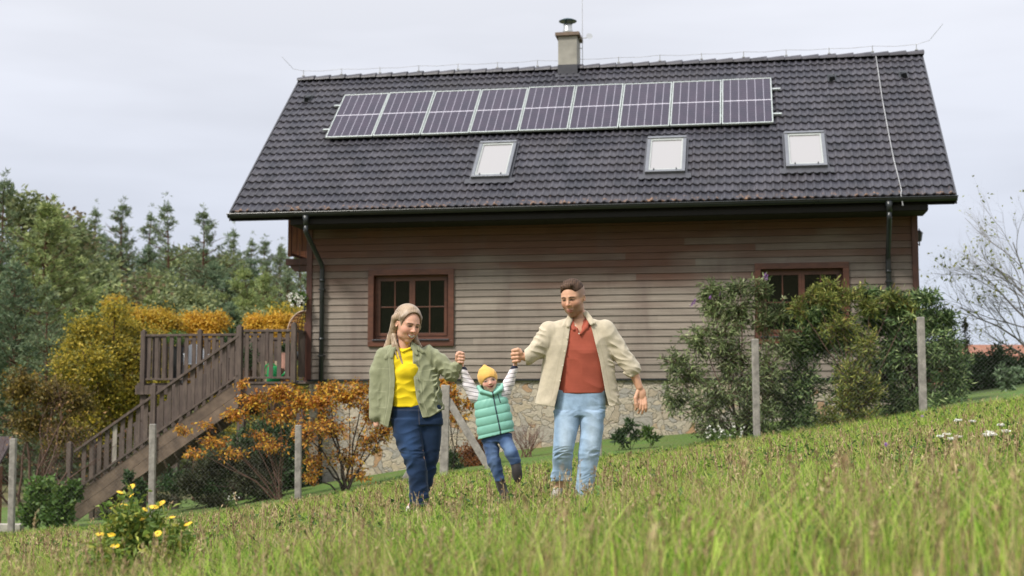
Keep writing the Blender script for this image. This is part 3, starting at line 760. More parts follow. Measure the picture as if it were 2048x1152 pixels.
# ================================================================ PLANTS
def bark(name, c): return simple(name, c, .85, .3, 20, .5, spec=.2)
M_bark = bark('grey_brown_bark', (.085, .062, .048)); M_pbark = bark('reddish_pine_bark', (.12, .065, .042)); M_twig = bark('brown_twig', (.11, .065, .05)); M_dtwig = bark('dark_twig', (.045, .033, .026))
def prisms(A, Bp, r0, r1, k=3):
    """many straight tapered twigs at once"""
    A = np.asarray(A, float); Bp = np.asarray(Bp, float); n = len(A); d = Bp-A; ln = np.linalg.norm(d, axis=1, keepdims=True)+1e-9; d = d/ln
    ref = np.where(np.abs(d[:, 2:3]) > .9, np.array([[1., 0, 0]]), np.array([[0, 0, 1.]])); a = np.cross(d, ref); a /= np.linalg.norm(a, axis=1, keepdims=True)+1e-9; b = np.cross(d, a)
    r0 = np.broadcast_to(np.asarray(r0, float).reshape(-1, 1), (n, 1)); r1 = np.broadcast_to(np.asarray(r1, float).reshape(-1, 1), (n, 1))
    V = []
    for q, r in ((A, r0), (Bp, r1)):
        for i in range(k):
            t = 2*math.pi*i/k; V.append(q+(a*math.cos(t)+b*math.sin(t))*r)
    V = np.stack(V, 1).reshape(-1, 3); i = np.arange(n)[:, None]*2*k
    Fs = [i+np.array([[j, (j+1) % k, k+(j+1) % k, k+j]]) for j in range(k)]
    return V, [np.concatenate(Fs)]
def polyl(paths, radii, k=4):
    A, Bq, r0, r1 = [], [], [], []
    for p, r in zip(paths, radii):
        for i in range(len(p)-1): A.append(p[i]); Bq.append(p[i+1]); r0.append(r[i]); r1.append(r[i+1])
    return prisms(A, Bq, r0, r1, k)
def blobplant(name, label, cat, base, blobs, mleaf, mstem, rng, n_twig=60, per=9, L=.09, W=.035, droop=.0, jit=.03, stem_r=.02, twig_r=.0035, shell=.55, group=None, stems=None, spread=.6, up=0.0, far=.35, leafname='foliage'):
    """base (px,py,Y); blobs (px,py,rx_px,rz_px,Y[,density]); twigs fill every blob, leaves sit on the twigs, stems rise from the base"""
    b = HZ(P(*base)); root = empty(name, b); tag(root, label, cat, group)
    bb = np.array(b); LV = []; A = []; Bt = []; paths = []; radii = []
    for bl in blobs:
        C = np.array(P(bl[0], bl[1], bl[4])); m = bl[4]/F; rx, rz = bl[2]*m, bl[3]*m; ry = max(rx, rz)*.8 if len(bl) < 7 else bl[6]
        n = int(n_twig*(bl[5] if len(bl) > 5 else 1))
        q = rng.normal(size=(n, 3)); q /= np.linalg.norm(q, axis=1, keepdims=True); q *= (rng.random((n, 1))**shell)
        E = C+q*np.array([rx, ry, rz]); S = C+(E-C)*rng.uniform(.0, .5, (n, 1))+rng.normal(size=(n, 3))*min(rx, rz)*.12-np.array([0, 0, .1])*rz
        A.append(S); Bt.append(E)
        k = n*per; idx = np.repeat(np.arange(n), per); t = rng.random((k, 1))**.7
        pos = S[idx]+(E[idx]-S[idx])*t+rng.normal(size=(k, 3))*jit
        d = (E-S)[idx]; d /= np.linalg.norm(d, axis=1, keepdims=True)+1e-9; d = d*spread+rng.normal(size=(k, 3))*.6; d[:, 2] += up-droop; d /= np.linalg.norm(d, axis=1, keepdims=True)
        s = np.cross(d, rng.normal(size=(k, 3))); s /= np.linalg.norm(s, axis=1, keepdims=True)
        sc = rng.uniform(.6, 1.25, k); LV.append(leaves(pos, d, s, L*sc, W*sc))
        # stem: arc from base to blob
        j = rng.normal(size=3)*stem_r*3; j[2] = 0
        p0 = bb+j; p1 = p0*.55+C*.45; p1[2] = p0[2]+(C[2]-p0[2])*.62; p1[:2] += rng.normal(size=2)*.06
        pts = [p0*(1-t)**2+p1*2*t*(1-t)+C*t*t for t in np.linspace(0, 1, 6)]
        for q_ in pts[1:-1]: q_ += rng.normal(size=3)*.02
        pts[0][2] -= .05
        rr = stem_r*rng.uniform(.6, 1); paths.append(pts); radii.append([rr*(1-.14*i) for i in range(6)])
    V, Fs = merge([polyl(paths, radii, 6), prisms(np.concatenate(A), np.concatenate(Bt), twig_r*1.5, twig_r*.6)])
    npmesh('stem', V-bb, Fs, mstem, root)
    V, Fs = merge(LV); npmesh(leafname, V-bb, Fs, mleaf, root)
    return root
def grow(rng, p, d, ln, r, lev, paths, radii, tips, kids=(5, 6, 5), wander=.18, grav=.06, ang=.75, shrink=.62):
    n = 6; pts = [np.array(p)]; dd = np.array(d)/np.linalg.norm(d)
    for i in range(n):
        dd = dd+rng.normal(size=3)*wander*.5; dd[2] += grav; dd /= np.linalg.norm(dd); pts.append(pts[-1]+dd*ln/n)
    rr = [r*(1-.72*i/n) for i in range(n+1)]
    paths.append(pts); radii.append(rr)
    if lev == 0:
        tips.append((pts[-1], dd)); tips.append((pts[-3], dd)); return
    for k in range(kids[lev % len(kids)]):
        t = rng.uniform(.25, 1.0)*n; i = min(int(t), n-1); q = pts[i]+(pts[i+1]-pts[i])*(t-i)
        v = rng.normal(size=3); v -= dd*v.dot(dd); v /= np.linalg.norm(v)
        a = ang*rng.uniform(.6, 1.3); nd = dd*math.cos(a)+v*math.sin(a)
        grow(rng, q, nd, ln*shrink*rng.uniform(.7, 1.2)*(1.15-.5*t/n), rr[i]*.55, lev-1, paths, radii, tips, kids, wander, grav, ang, shrink)

# ---------------------------------------------------------------- forest trees (each kind a few shapes, copied)
def lm(name, stops, **k): return leafmat(name, stops, **k)
def lf(name, stops, g=1.0, **k): return leafmat(name, [(p, tuple(min(.8, c*g) for c in q)) for p, q in stops], **k)  # distance haze put into the forest leaf colours: g lightens them
M_pine = lf('pine_needles', [(0, (.085, .125, .070)), (.5, (.145, .19, .10)), (1, (.23, .275, .145))], 1.15, nscale=.5, vary=.35, trans=.2)
M_pine2 = lf('blue_green_pine_needles', [(0, (.065, .11, .060)), (.5, (.115, .165, .090)), (1, (.19, .24, .13))], 1.15, nscale=.5, vary=.35, trans=.2)
M_pine3 = lf('yellow_green_pine_needles', [(0, (.13, .18, .07)), (.5, (.21, .26, .09)), (1, (.32, .35, .13))], 1.2, nscale=.5, vary=.35, trans=.25)
M_broad = lf('dull_green_leaves', [(0, (.095, .125, .055)), (.6, (.17, .205, .085)), (1, (.26, .27, .115))], 1.15, nscale=.6, vary=.35)
M_russet = lf('russet_leaves', [(0, (.12, .085, .05)), (.5, (.18, .13, .07)), (1, (.16, .17, .08))], 1.2, nscale=.6, vary=.3)
M_yell = lm('golden_leaves', [(0, (.36, .22, .025)), (.5, (.52, .34, .04)), (.8, (.60, .41, .06)), (1, (.34, .33, .06))], nscale=.9, vary=.3, trans=.4)
M_gold = lm('orange_gold_leaves', [(0, (.36, .18, .022)), (.5, (.60, .35, .035)), (1, (.68, .47, .07))], nscale=.9, vary=.25, trans=.4)
M_ygrn = lm('yellow_green_leaves', [(0, (.09, .10, .02)), (.3, (.20, .19, .035)), (.7, (.43, .34, .045)), (1, (.62, .45, .06))], nscale=.9, vary=.3, trans=.4)
def pine_mesh(seed, mleaf, H=12.0, wid=2.4, dens=1.0, low=.1, open_=.0, airy=0):
    rng = np.random.default_rng(seed); tr = [(0, 0, 0)]
    for i in range(1, 9): tr.append((tr[-1][0]+rng.normal()*.07, tr[-1][1]+rng.normal()*.07, H*i/8))
    tr = np.array(tr); at = lambda z: np.array([np.interp(z, tr[:, 2], tr[:, 0]), np.interp(z, tr[:, 2], tr[:, 1]), z])
    paths = [list(tr)]; radii = [[.16*(1-.12*i) for i in range(9)]]; C = []; D_ = []
    z = H*low; side = rng.uniform(.6, 1.25, 12)
    while z < H*.985:
        f = z/H; w = wid*min(1, (1-f)*1.9+.05)*min(1, .55+f*1.2)
        for b in range(int(rng.integers(4, 7))):
            a = rng.uniform(0, 6.283); l = w*rng.uniform(.55, 1.15)*side[int(a/6.283*12) % 12]
            if rng.random() < open_: continue
            up = .15+.75*f; dr = np.array([math.cos(a), math.sin(a), up*.6]); p0 = at(z)
            pts = [p0+dr*l*t+np.array([0, 0, .18*l*t*t])+rng.normal(size=3)*.04 for t in (0, .35, .7, 1)]
            paths.append(pts); radii.append([.035*(1-f)+.012, .025*(1-f)+.01, .012, .006])
            m = max(3, int(l*5.2*dens))
            t = rng.uniform(.22, 1, m); q = p0+dr*l*t[:, None]+np.stack([0*t, 0*t, .18*l*t*t], 1)+rng.normal(size=(m, 3))*np.array([.2, .2, .11])*(.35+.6*l/wid)*(.45 if airy else 1)
            C.append(q); D_.append(np.tile(dr/np.linalg.norm(dr), (m, 1)))
        z += rng.uniform(.22, .42)
    top = at(H); C.append(top+rng.normal(size=(6, 3))*np.array([.06, .06, .25])-np.array([0, 0, .25])); D_.append(np.tile(np.array([0, 0, 1.]), (6, 1)))
    C = np.concatenate(C); D_ = np.concatenate(D_); k = 13; C = np.repeat(C, k, 0)+rng.normal(size=(len(C)*k, 3))*.05; D_ = np.repeat(D_, k, 0)
    d = D_*.45+rng.normal(size=C.shape)*.62+np.array([0, 0, .28]); d /= np.linalg.norm(d, axis=1, keepdims=True)
    s = np.cross(d, rng.normal(size=C.shape)); s /= np.linalg.norm(s, axis=1, keepdims=True)
    sc = rng.uniform(.7, 1.3, len(C))*(.8 if airy else 1); V, Fs = leaves(C, d, s, .22*sc, .05*sc)
    return (V, Fs), polyl(paths, radii, 6)
def broad_mesh(seed, H=9.0, wid=3.0, n=46, leaf=.17, per=150, low=.18):
    rng = np.random.default_rng(seed); C = []; paths = [[np.array([0, 0, H*.85*i/5]) for i in range(6)]]; radii = [[.15*(1-.16*i) for i in range(6)]]
    LV = []
    for i in range(n):
        f = rng.random()**.8; z = H*(low+(1-low)*f*.93); rr = wid*math.sqrt(max(.03, 1-abs(2*f-.75)**2.2*.55))*(1 if f < .7 else (1-f)/.3*.75+.25)
        a = rng.uniform(0, 6.283); r_ = rr*rng.uniform(.35, 1)**.6; c = np.array([math.cos(a)*r_, math.sin(a)*r_, z]); cs = rng.uniform(.45, .85)*wid*.27
        q = rng.normal(size=(per, 3)); q /= np.linalg.norm(q, axis=1, keepdims=True); q *= rng.random((per, 1))**.45
        pos = c+q*np.array([cs, cs, cs*.75])*1.25
        d = q+rng.normal(size=q.shape)*.7-np.array([0, 0, .2]); d /= np.linalg.norm(d, axis=1, keepdims=True); s = np.cross(d, rng.normal(size=q.shape)); s /= np.linalg.norm(s, axis=1, keepdims=True)
        sc = rng.uniform(.6, 1.3, per); LV.append(leaves(pos, d, s, leaf*sc, leaf*.6*sc))
        st = np.array([0, 0, z*.55]); paths.append([st, st*.5+c*.5+np.array([0, 0, .1]), c]); radii.append([.05, .03, .01])
    return merge(LV), polyl(paths, radii, 6)
def tree_proto(name, ml, mb, meshes):
    root = empty(name); (V, Fs), (V2, F2) = meshes
    npmesh('crown', V, Fs, ml, root); npmesh('trunk', V2, F2, mb, root)
    return root
protos = {
 'A': (tree_proto('pine_tree', M_pine, M_pbark, pine_mesh(1, M_pine, dens=.8, airy=1, open_=.1)), 12.0), 'B': (tree_proto('pine_tree', M_pine2, M_pbark, pine_mesh(2, M_pine2, wid=2.7)), 12.0),
 'C': (tree_proto('pine_tree', M_pine, M_pbark, pine_mesh(3, M_pine, wid=2.1, dens=.55, open_=.42, airy=1)), 12.0), 'D': (tree_proto('pine_tree', M_pine3, M_pbark, pine_mesh(4, M_pine3, wid=2.5)), 12.0),
 'E': (tree_proto('broadleaf_tree', M_broad, M_bark, broad_mesh(5)), 9.0), 'R': (tree_proto('broadleaf_tree', M_russet, M_bark, broad_mesh(6, per=110)), 9.0),
 'G': (tree_proto('broadleaf_tree', M_ygrn, M_bark, broad_mesh(8, H=9, wid=3.2, leaf=.15)), 9.0)}
used = set()
def plant_tree(k, px, top, Y, label, group, wide=1.0):
    proto, H = protos[k]; q = P(px, top, Y); g = float(gz(q.x, Y)); g = min(g, q.z-4)
    o = proto if k not in used else copy_tree(proto); used.add(k)
    s = (q.z-g)/H; o.location = (q.x, Y, g-.1); o.scale = (s*wide, s*wide, s); o.rotation_euler = (0, 0, R.uniform(0, 6.28))
    tag(o, label, 'tree', group); return o
SKY = [(192, 412, 'C', 88), (240, 404, 'A', 84), (298, 421, 'C', 86), (343, 402, 'C', 80), (414, 419, 'A', 78), (470, 455, 'C', 92), (502, 474, 'C', 98), (529, 478, 'A', 100), (556, 486, 'C', 102)]
ords = ['leftmost', 'second from the left', 'third from the left', 'fourth from the left', 'fifth from the left', 'sixth from the left', 'seventh from the left', 'eighth from the left', 'rightmost']
for (px, top, k, Y), o_ in zip(SKY, ords):
    plant_tree(k, px, top, Y, f'pine with pointed top standing free against the sky, {o_} of nine', 'pines on the skyline', 1.25)
LEFT = [(2, 352, 'A', 54, 'tall green pine cut by the left photo edge, highest in the forest'), (-18, 440, 'B', 46, 'blue green pine at the left photo edge in front of the tall ones'),
        (52, 372, 'E', 60, 'dull green broadleaf tree just right of the highest left pine'), (78, 398, 'D', 52, 'yellow green pine in the left forest beside the russet crown'),
        (98, 392, 'R', 62, 'russet crowned broadleaf tree on the left skyline'), (126, 428, 'E', 62, 'rounded green tree at the right shoulder of the left tree group'),
        (146, 440, 'R', 70, 'small orange brown tree top showing behind the left tree group'), (165, 455, 'A', 72, 'dark narrow pine between the left tree group and the skyline pines'),
        (40, 520, 'B', 44, 'dark blue green pine low on the far left behind the bare shrub'), (100, 560, 'A', 42, 'deep green pine behind the yellow shrub on the left')]
for px, top, k, Y, lb in LEFT: plant_tree(k, px, top, Y, lb, 'trees of the left forest', 1.15)
rr = random.Random(3)
for i, px in enumerate(range(150, 640, 27)):
    plant_tree(rr.choice('AABBCE'), px+rr.uniform(-8, 8), 474+rr.uniform(-18, 18)+(px-150)*.07, rr.uniform(76, 96), 'green forest tree in the back rows below the skyline pines', 'trees massed in the forest', 1.15)
for i, px in enumerate(range(125, 640, 38)):
    plant_tree(rr.choice('ABDEBA'), px+rr.uniform(-10, 10), 540+rr.uniform(-25, 30), rr.uniform(62, 72), 'green forest tree in the back rows below the skyline pines', 'trees massed in the forest', 1.2)
for i, px in enumerate(range(170, 640, 58)):
    plant_tree(rr.choice('BEDRE'), px+rr.uniform(-12, 12), 590+rr.uniform(-20, 25), rr.uniform(52, 58), 'bushy green forest edge tree above the golden shrubs', 'trees at the forest edge', 1.3)
plant_tree('G', 578, 588, 44, 'yellow green tree between the forest and the hanging flower basket', None, 1.1)

# ---------------------------------------------------------------- golden shrubs behind the deck
rng = np.random.default_rng(11)
def shrub(label, base, blobs, ml, **k):
    d = dict(n_twig=70, per=28, L=.095, W=.05, jit=.10, stem_r=.05, twig_r=.008, spread=.3); d.update(k)
    return blobplant('golden_shrub' if ml in (M_yell, M_gold, M_ygrn) else 'shrub', label, 'shrub', base, blobs, ml, M_twig, rng, **d)
shrub('tall golden yellow shrub left of the deck railing', (220, 900, 36), [(200, 685, 55, 40, 36), (250, 665, 40, 35, 37), (190, 730, 50, 50, 35), (255, 710, 55, 55, 36), (215, 790, 60, 50, 35.5), (280, 780, 45, 50, 36), (160, 690, 25, 40, 36), (235, 860, 60, 50, 36), (170, 850, 50, 55, 35), (290, 690, 55, 50, 37, .8), (320, 760, 60, 55, 37, .8), (150, 760, 40, 40, 35.5, .6), (175, 660, 30, 30, 36, .5), (230, 622, 22, 16, 36, .3), (270, 820, 70, 60, 36.5), (130, 730, 30, 35, 35.5, .4)], M_ygrn, n_twig=95, jit=.17, shell=.75)
shrub('golden shrub rising above the far left railing', (300, 860, 40), [(290, 642, 50, 32, 40, 1.2), (335, 645, 45, 34, 40, 1.2), (250, 640, 40, 30, 40), (310, 690, 60, 40, 39.5), (270, 680, 40, 40, 40), (230, 612, 25, 20, 40, .5), (290, 750, 70, 60, 41)], M_yell, n_twig=100)
shrub('bright orange gold shrub behind the middle of the railing', (400, 860, 41), [(385, 648, 35, 28, 41), (425, 650, 38, 30, 41), (405, 690, 65, 40, 40.5), (400, 760, 70, 60, 41.5)], M_gold, n_twig=130)
shrub('low orange gold shrub behind the right railing bay', (540, 860, 41), [(515, 648, 28, 18, 41), (560, 645, 32, 18, 41), (585, 660, 25, 22, 41), (535, 680, 60, 35, 40.5), (540, 760, 70, 60, 41.5)], M_gold, n_twig=100)
shrub('olive yellow thicket behind the bare twigged shrub', (60, 930, 33), [(40, 770, 50, 50, 33), (100, 790, 50, 50, 33), (150, 800, 45, 45, 33), (60, 850, 60, 45, 33), (130, 870, 60, 40, 33)], lm('olive_yellow_leaves', [(0, (.07, .06, .02)), (.6, (.17, .13, .03)), (1, (.30, .20, .04))], nscale=1.2, vary=.4), n_twig=55)

# bare twigged shrub on the left
def bare(name, label, cat, base, starts, mstem, rng, mleaf=None, nl=0, L=.05, **kw):
    b = HZ(P(*base)); root = empty(name, b); tag(root, label, cat); bb = np.array(b); paths, radii, tips = [], [], []
    for (d, ln, r, lev) in starts: grow(rng, bb+rng.normal(size=3)*np.array([.06, .06, 0]), d, ln, r, lev, paths, radii, tips, **kw)
    V, Fs = polyl(paths, radii, 4); npmesh('branches', V-bb, Fs, mstem, root)
    if mleaf is not None:
        T = np.array([t[0] for t in tips]); idx = rng.integers(0, len(T), nl); pos = T[idx]+rng.normal(size=(nl, 3))*.04
        d, s = rotframe(nl, rng, -.4); sc = rng.uniform(.6, 1.3, nl); V, Fs = leaves(pos, d, s, L*sc, L*.5*sc); npmesh('foliage', V-bb, Fs, mleaf, root)
    return root
M_oldleaf = lm('dry_brown_leaves', [(0, (.16, .08, .04)), (.6, (.30, .15, .05)), (1, (.38, .25, .08))], nscale=2, vary=.3)
bare('bare_shrub', 'nearly leafless shrub of fine brown twigs left of the staircase', 'shrub', (62, 990, 27.5),
     [((.25, 0, 1), 2.1, .03, 3), ((-.5, .2, 1), 2.2, .03, 3), ((.8, -.1, .8), 1.9, .028, 3), ((-.1, .1, 1), 2.3, .032, 3), ((.55, .2, 1), 2.0, .026, 3), ((-.9, 0, .9), 1.8, .026, 3)], M_twig, np.random.default_rng(5), M_oldleaf, 260, .07, kids=(0, 4, 4, 6), grav=.02, wander=.28)
# the copper leaved shrub in front of the deck
M_copper = lm('copper_orange_leaves', [(0, (.24, .085, .022)), (.25, (.42, .16, .028)), (.5, (.56, .25, .035)), (.75, (.66, .38, .045)), (.88, (.70, .48, .06)), (.94, (.25, .24, .05)), (1, (.20, .07, .03))], nscale=2.2, vary=.3, trans=.35)
rng = np.random.default_rng(21)
blobplant('copper_shrub', 'spreading shrub with copper orange autumn leaves beside the woman', 'shrub', (690, 985, 23.9),
    [(700, 790, 60, 35, 24, 1.2), (640, 800, 55, 35, 23.8, 1.2), (745, 815, 45, 45, 24, 1.1), (660, 850, 65, 40, 23.7, 1.1), (740, 880, 50, 40, 24, .8), (610, 865, 50, 35, 23.5, .9), (690, 915, 60, 35, 23.8, .6), (620, 920, 45, 35, 23.6, .5), (770, 860, 30, 30, 24, .6), (725, 775, 35, 22, 24, .5), (655, 775, 40, 20, 24, .5), (625, 955, 30, 25, 23.6, .3), (720, 950, 40, 20, 23.8, .25)],
    M_copper, M_dtwig, rng, n_twig=72, per=9, L=.072, W=.034, droop=.45, shell=.8, jit=.035, stem_r=.026, spread=.5)
blobplant('copper_shrub', 'arching orange leaved shrub hanging down below the stair stringer', 'shrub', (560, 1000, 24.2),
    [(560, 785, 50, 25, 24.2, 1.1), (510, 800, 45, 22, 24.2, .9), (600, 800, 40, 28, 24, 1), (560, 830, 50, 22, 24.2, .8), (470, 830, 40, 16, 24.2, .5), (520, 870, 40, 14, 24.2, .35), (430, 880, 45, 17, 24.1, .5), (460, 905, 50, 12, 24.1, .3), (385, 905, 30, 12, 24.1, .3), (545, 890, 40, 20, 24.1, .4), (365, 860, 28, 7, 24.1, .2), (410, 850, 28, 7, 24.1, .15), (480, 768, 30, 10, 24.2, .2)],
    M_copper, M_twig, rng, n_twig=64, per=9, L=.072, W=.034, droop=.5, shell=.8, jit=.035, stem_r=.014, spread=.5)
blobplant('copper_shrub', 'copper orange branch cluster behind the fence corner post, right of the woman', 'shrub', (905, 955, 24.0),
    [(905, 790, 28, 30, 23.6, .9), (915, 830, 26, 25, 23.7, .6), (890, 765, 20, 18, 23.7, .4), (935, 800, 18, 25, 23.7, .3)], M_copper, M_dtwig, rng, n_twig=50, per=8, L=.085, W=.04, droop=.6, jit=.02, stem_r=.014)
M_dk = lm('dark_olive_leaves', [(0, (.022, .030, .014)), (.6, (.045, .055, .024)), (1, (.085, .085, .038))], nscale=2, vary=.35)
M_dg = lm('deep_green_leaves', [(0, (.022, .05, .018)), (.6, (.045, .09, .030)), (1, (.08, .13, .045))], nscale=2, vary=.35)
M_mg = lm('fresh_green_leaves', [(0, (.05, .10, .022)), (.6, (.09, .17, .035)), (1, (.17, .24, .06))], nscale=2, vary=.3)
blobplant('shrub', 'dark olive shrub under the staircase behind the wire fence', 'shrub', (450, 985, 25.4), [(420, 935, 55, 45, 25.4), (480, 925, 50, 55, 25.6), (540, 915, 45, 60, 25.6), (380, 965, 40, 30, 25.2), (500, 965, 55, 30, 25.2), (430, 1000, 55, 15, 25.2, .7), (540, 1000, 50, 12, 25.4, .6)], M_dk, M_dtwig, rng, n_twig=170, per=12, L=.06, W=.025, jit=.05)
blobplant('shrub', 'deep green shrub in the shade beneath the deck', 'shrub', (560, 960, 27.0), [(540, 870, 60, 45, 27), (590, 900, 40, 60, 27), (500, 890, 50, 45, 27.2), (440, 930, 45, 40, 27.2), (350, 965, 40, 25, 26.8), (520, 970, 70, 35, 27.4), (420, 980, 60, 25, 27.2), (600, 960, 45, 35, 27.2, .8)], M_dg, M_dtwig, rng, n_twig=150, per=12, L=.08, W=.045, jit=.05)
blobplant('shrub', 'bright green lobed leaf bush at the foot of the staircase', 'shrub', (105, 1055, 24.9), [(85, 985, 40, 35, 24.9), (125, 995, 32, 32, 24.6, .8), (70, 1020, 35, 30, 24.8), (115, 1030, 38, 28, 24.5), (145, 980, 14, 20, 24.6, .3)], M_mg, M_dtwig, rng, n_twig=95, per=10, L=.10, W=.085, jit=.04)
blobplant('garden_plant', 'small green leafy plant under the middle of the stringer', 'plant', (262, 1000, 25.6), [(258, 955, 12, 20, 25.6, .6), (285, 975, 18, 16, 25.5, .7), (272, 995, 22, 10, 25.4)], M_dg, M_dtwig, rng, n_twig=36, per=9, L=.09, W=.045, jit=.03, stem_r=.006)
blobplant('garden_plant', 'tangled dark weeds around the staircase foot', 'plant', (210, 1010, 26.4), [(215, 1030, 30, 9, 26.4, .5), (330, 1000, 45, 16, 26.2, .8)], M_dk, M_dtwig, rng, n_twig=90, per=10, L=.06, W=.025, jit=.05, stem_r=.006)
blobplant('barberry_shrub', 'small rust red shrub between the fence post and its brace', 'shrub', (935, 950, 24.3), [(935, 910, 32, 30, 24.3), (960, 890, 25, 25, 24.4), (955, 925, 30, 22, 24.2)], lm('rust_red_leaves', [(0, (.16, .05, .025)), (.6, (.30, .11, .03)), (1, (.38, .19, .05))], nscale=3, vary=.3), M_dtwig, rng, n_twig=130, per=11, L=.045, W=.022, jit=.03, stem_r=.01)
blobplant('garden_plant', 'low dark green plant at the foot of the fence corner post', 'plant', (905, 945, 24.0), [(905, 915, 12, 24, 24.0), (912, 938, 18, 10, 24.0)], M_dg, M_dtwig, rng, n_twig=45, per=10, L=.06, W=.03, jit=.03, stem_r=.006)
bare('bare_shrub', 'small bare reddish twiggy bush against the stone wall between child and man', 'shrub', (1055, 905, 25.0),
     [((x, y, 1), .55, .008, 2) for x, y in ((0, 0), (.4, .1), (-.4, .1), (.8, 0), (-.8, 0), (.2, .3), (-.2, -.3), (.6, -.2), (-.6, .2), (.1, 0), (-.1, .1), (.5, .3))], bark('red_brown_twig', (.16, .075, .06)), np.random.default_rng(9), kids=(0, 5, 6), wander=.25, grav=.03, ang=.5)
for (px, top, by, lb) in ((1262, 838, 893, 'young upright green plant with whorled leaves by the stone wall'), (1298, 852, 893, 'shorter young green plant right of the upright one by the wall'), (1240, 865, 895, 'small green sprout left of the upright plant by the wall')):
    h_ = by-top; blobplant('garden_plant', lb, 'plant', (px, by, 23.4), [(px, top+h_*.15, 9, h_*.16, 23.4, .6), (px-6, top+h_*.45, 11, h_*.2, 23.4, .6), (px+7, top+h_*.6, 10, h_*.2, 23.4, .5)], M_mg if px == 1298 else M_dg, M_dtwig, rng, n_twig=16, per=6, L=.12, W=.04, jit=.015, stem_r=.006, up=.3)

# ---------------------------------------------------------------- butterfly bushes at the right
M_bud = lm('grey_green_lance_leaves', [(0, (.050, .070, .030)), (.5, (.125, .175, .060)), (.85, (.24, .29, .12)), (1, (.40, .43, .24))], nscale=2.0, vary=.35)
M_bud2 = lm('dark_blue_green_lance_leaves', [(0, (.030, .058, .026)), (.5, (.095, .165, .052)), (.85, (.21, .29, .11)), (1, (.36, .43, .19))], nscale=2.0, vary=.4)
M_olive = lm('olive_yellow_lance_leaves', [(0, (.065, .095, .022)), (.5, (.16, .195, .045)), (.85, (.31, .32, .075)), (1, (.24, .17, .05))], nscale=2.0, vary=.35)
rng = np.random.default_rng(31)
b1 = blobplant('butterfly_bush', 'airy grey green butterfly bush in front of the right window', 'shrub', (1490, 925, 23.0),
    [(1430, 610, 40, 45, 23.2, .8), (1475, 620, 40, 55, 23.2, .9), (1400, 680, 50, 50, 23, .8), (1460, 710, 60, 60, 23, 1), (1530, 640, 35, 60, 23.2, .6), (1380, 750, 45, 50, 23, .7), (1440, 790, 65, 50, 22.8, 1), (1530, 740, 55, 70, 23, 1.2), (1350, 720, 30, 50, 23, .4), (1510, 830, 60, 60, 22.8, 1.3), (1430, 850, 50, 40, 22.8, .7), (1570, 690, 35, 50, 23.2, .6), (1360, 800, 35, 35, 23, .35), (1560, 620, 30, 30, 23.3, .35), (1540, 880, 50, 30, 22.7, .9), (1450, 660, 70, 70, 23, .6), (1490, 770, 90, 90, 22.9, .9), (1420, 580, 30, 25, 23.2, .4), (1480, 575, 35, 22, 23.2, .45), (1400, 820, 50, 60, 22.9, .5), (1335, 780, 25, 60, 23, .25), (1520, 580, 28, 30, 23.2, .4)],
    M_bud, M_twig, rng, n_twig=76, per=13, L=.11, W=.024, droop=.35, jit=.03, stem_r=.02, spread=.7)
b2 = blobplant('butterfly_bush', 'dense dark green butterfly bush against the right corner of the house', 'shrub', (1830, 870, 22.9),
    [(1810, 640, 55, 50, 23, 1), (1865, 640, 40, 45, 23.2, .8), (1890, 690, 35, 50, 23.2, .9), (1790, 700, 60, 60, 23, 1.2), (1850, 730, 65, 60, 23, 1.3), (1905, 760, 35, 50, 23, .9), (1820, 800, 70, 50, 22.8, 1.4), (1890, 820, 40, 40, 22.8, 1), (1850, 850, 70, 30, 22.7, 1), (1600, 770, 50, 70, 23.4, 1.1), (1610, 840, 60, 50, 23.2, 1.3), (1640, 690, 45, 50, 23.5, .9), (1590, 880, 60, 25, 23, 1), (1750, 640, 45, 45, 23.3, .9), (1760, 860, 60, 30, 22.8, 1), (1790, 600, 50, 25, 23.2, .6), (1850, 595, 45, 22, 23.2, .5), (1710, 770, 80, 90, 23.3, 1.3), (1830, 690, 80, 70, 23, .8), (1600, 700, 50, 70, 23.6, .8), (1660, 860, 60, 35, 23.2, .8), (1915, 720, 28, 50, 23.2, .6), (1895, 640, 25, 30, 23.2, .4), (1800, 880, 70, 22, 22.7, .8), (1620, 640, 40, 45, 23.5, .7), (1660, 620, 45, 30, 23.4, .6), (1740, 590, 40, 22, 23.3, .5), (1770, 740, 70, 80, 23.1, 1.0), (1560, 800, 50, 60, 23.3, .8), (1690, 680, 60, 60, 23.3, .9), (1630, 860, 60, 30, 22.9, .8)],
    M_bud2, M_dtwig, rng, n_twig=115, per=13, L=.11, W=.026, droop=.3, jit=.03, stem_r=.02, spread=.7)
b3 = blobplant('yellowing_bush', 'olive yellow tipped bush in the middle of the right shrub mass', 'shrub', (1720, 880, 22.4),
    [(1655, 600, 40, 25, 22.8, .5), (1700, 590, 45, 25, 22.8, .5), (1740, 610, 40, 25, 22.8, .45), (1680, 650, 50, 40, 22.6, .6), (1730, 690, 40, 50, 22.3, .8), (1700, 750, 40, 50, 22.2, .7), (1740, 780, 35, 50, 22.2, .7), (1690, 800, 40, 45, 22.1, .8), (1730, 840, 45, 35, 22.1, .8), (1660, 840, 35, 30, 22.1, .5), (1625, 590, 25, 25, 22.9, .3), (1600, 620, 25, 30, 22.9, .3), (1780, 600, 40, 25, 22.9, .4), (1820, 620, 35, 25, 22.9, .3), (1660, 570, 25, 14, 22.9, .3)],
    M_olive, M_twig, rng, n_twig=85, per=11, L=.10, W=.024, droop=.15, jit=.03, stem_r=.014, up=.2, spread=.7)
M_vio = simple('violet_petals', (.22, .09, .30), .7, .3); M_white = simple('white_petals', (.75, .74, .68), .7, .08)
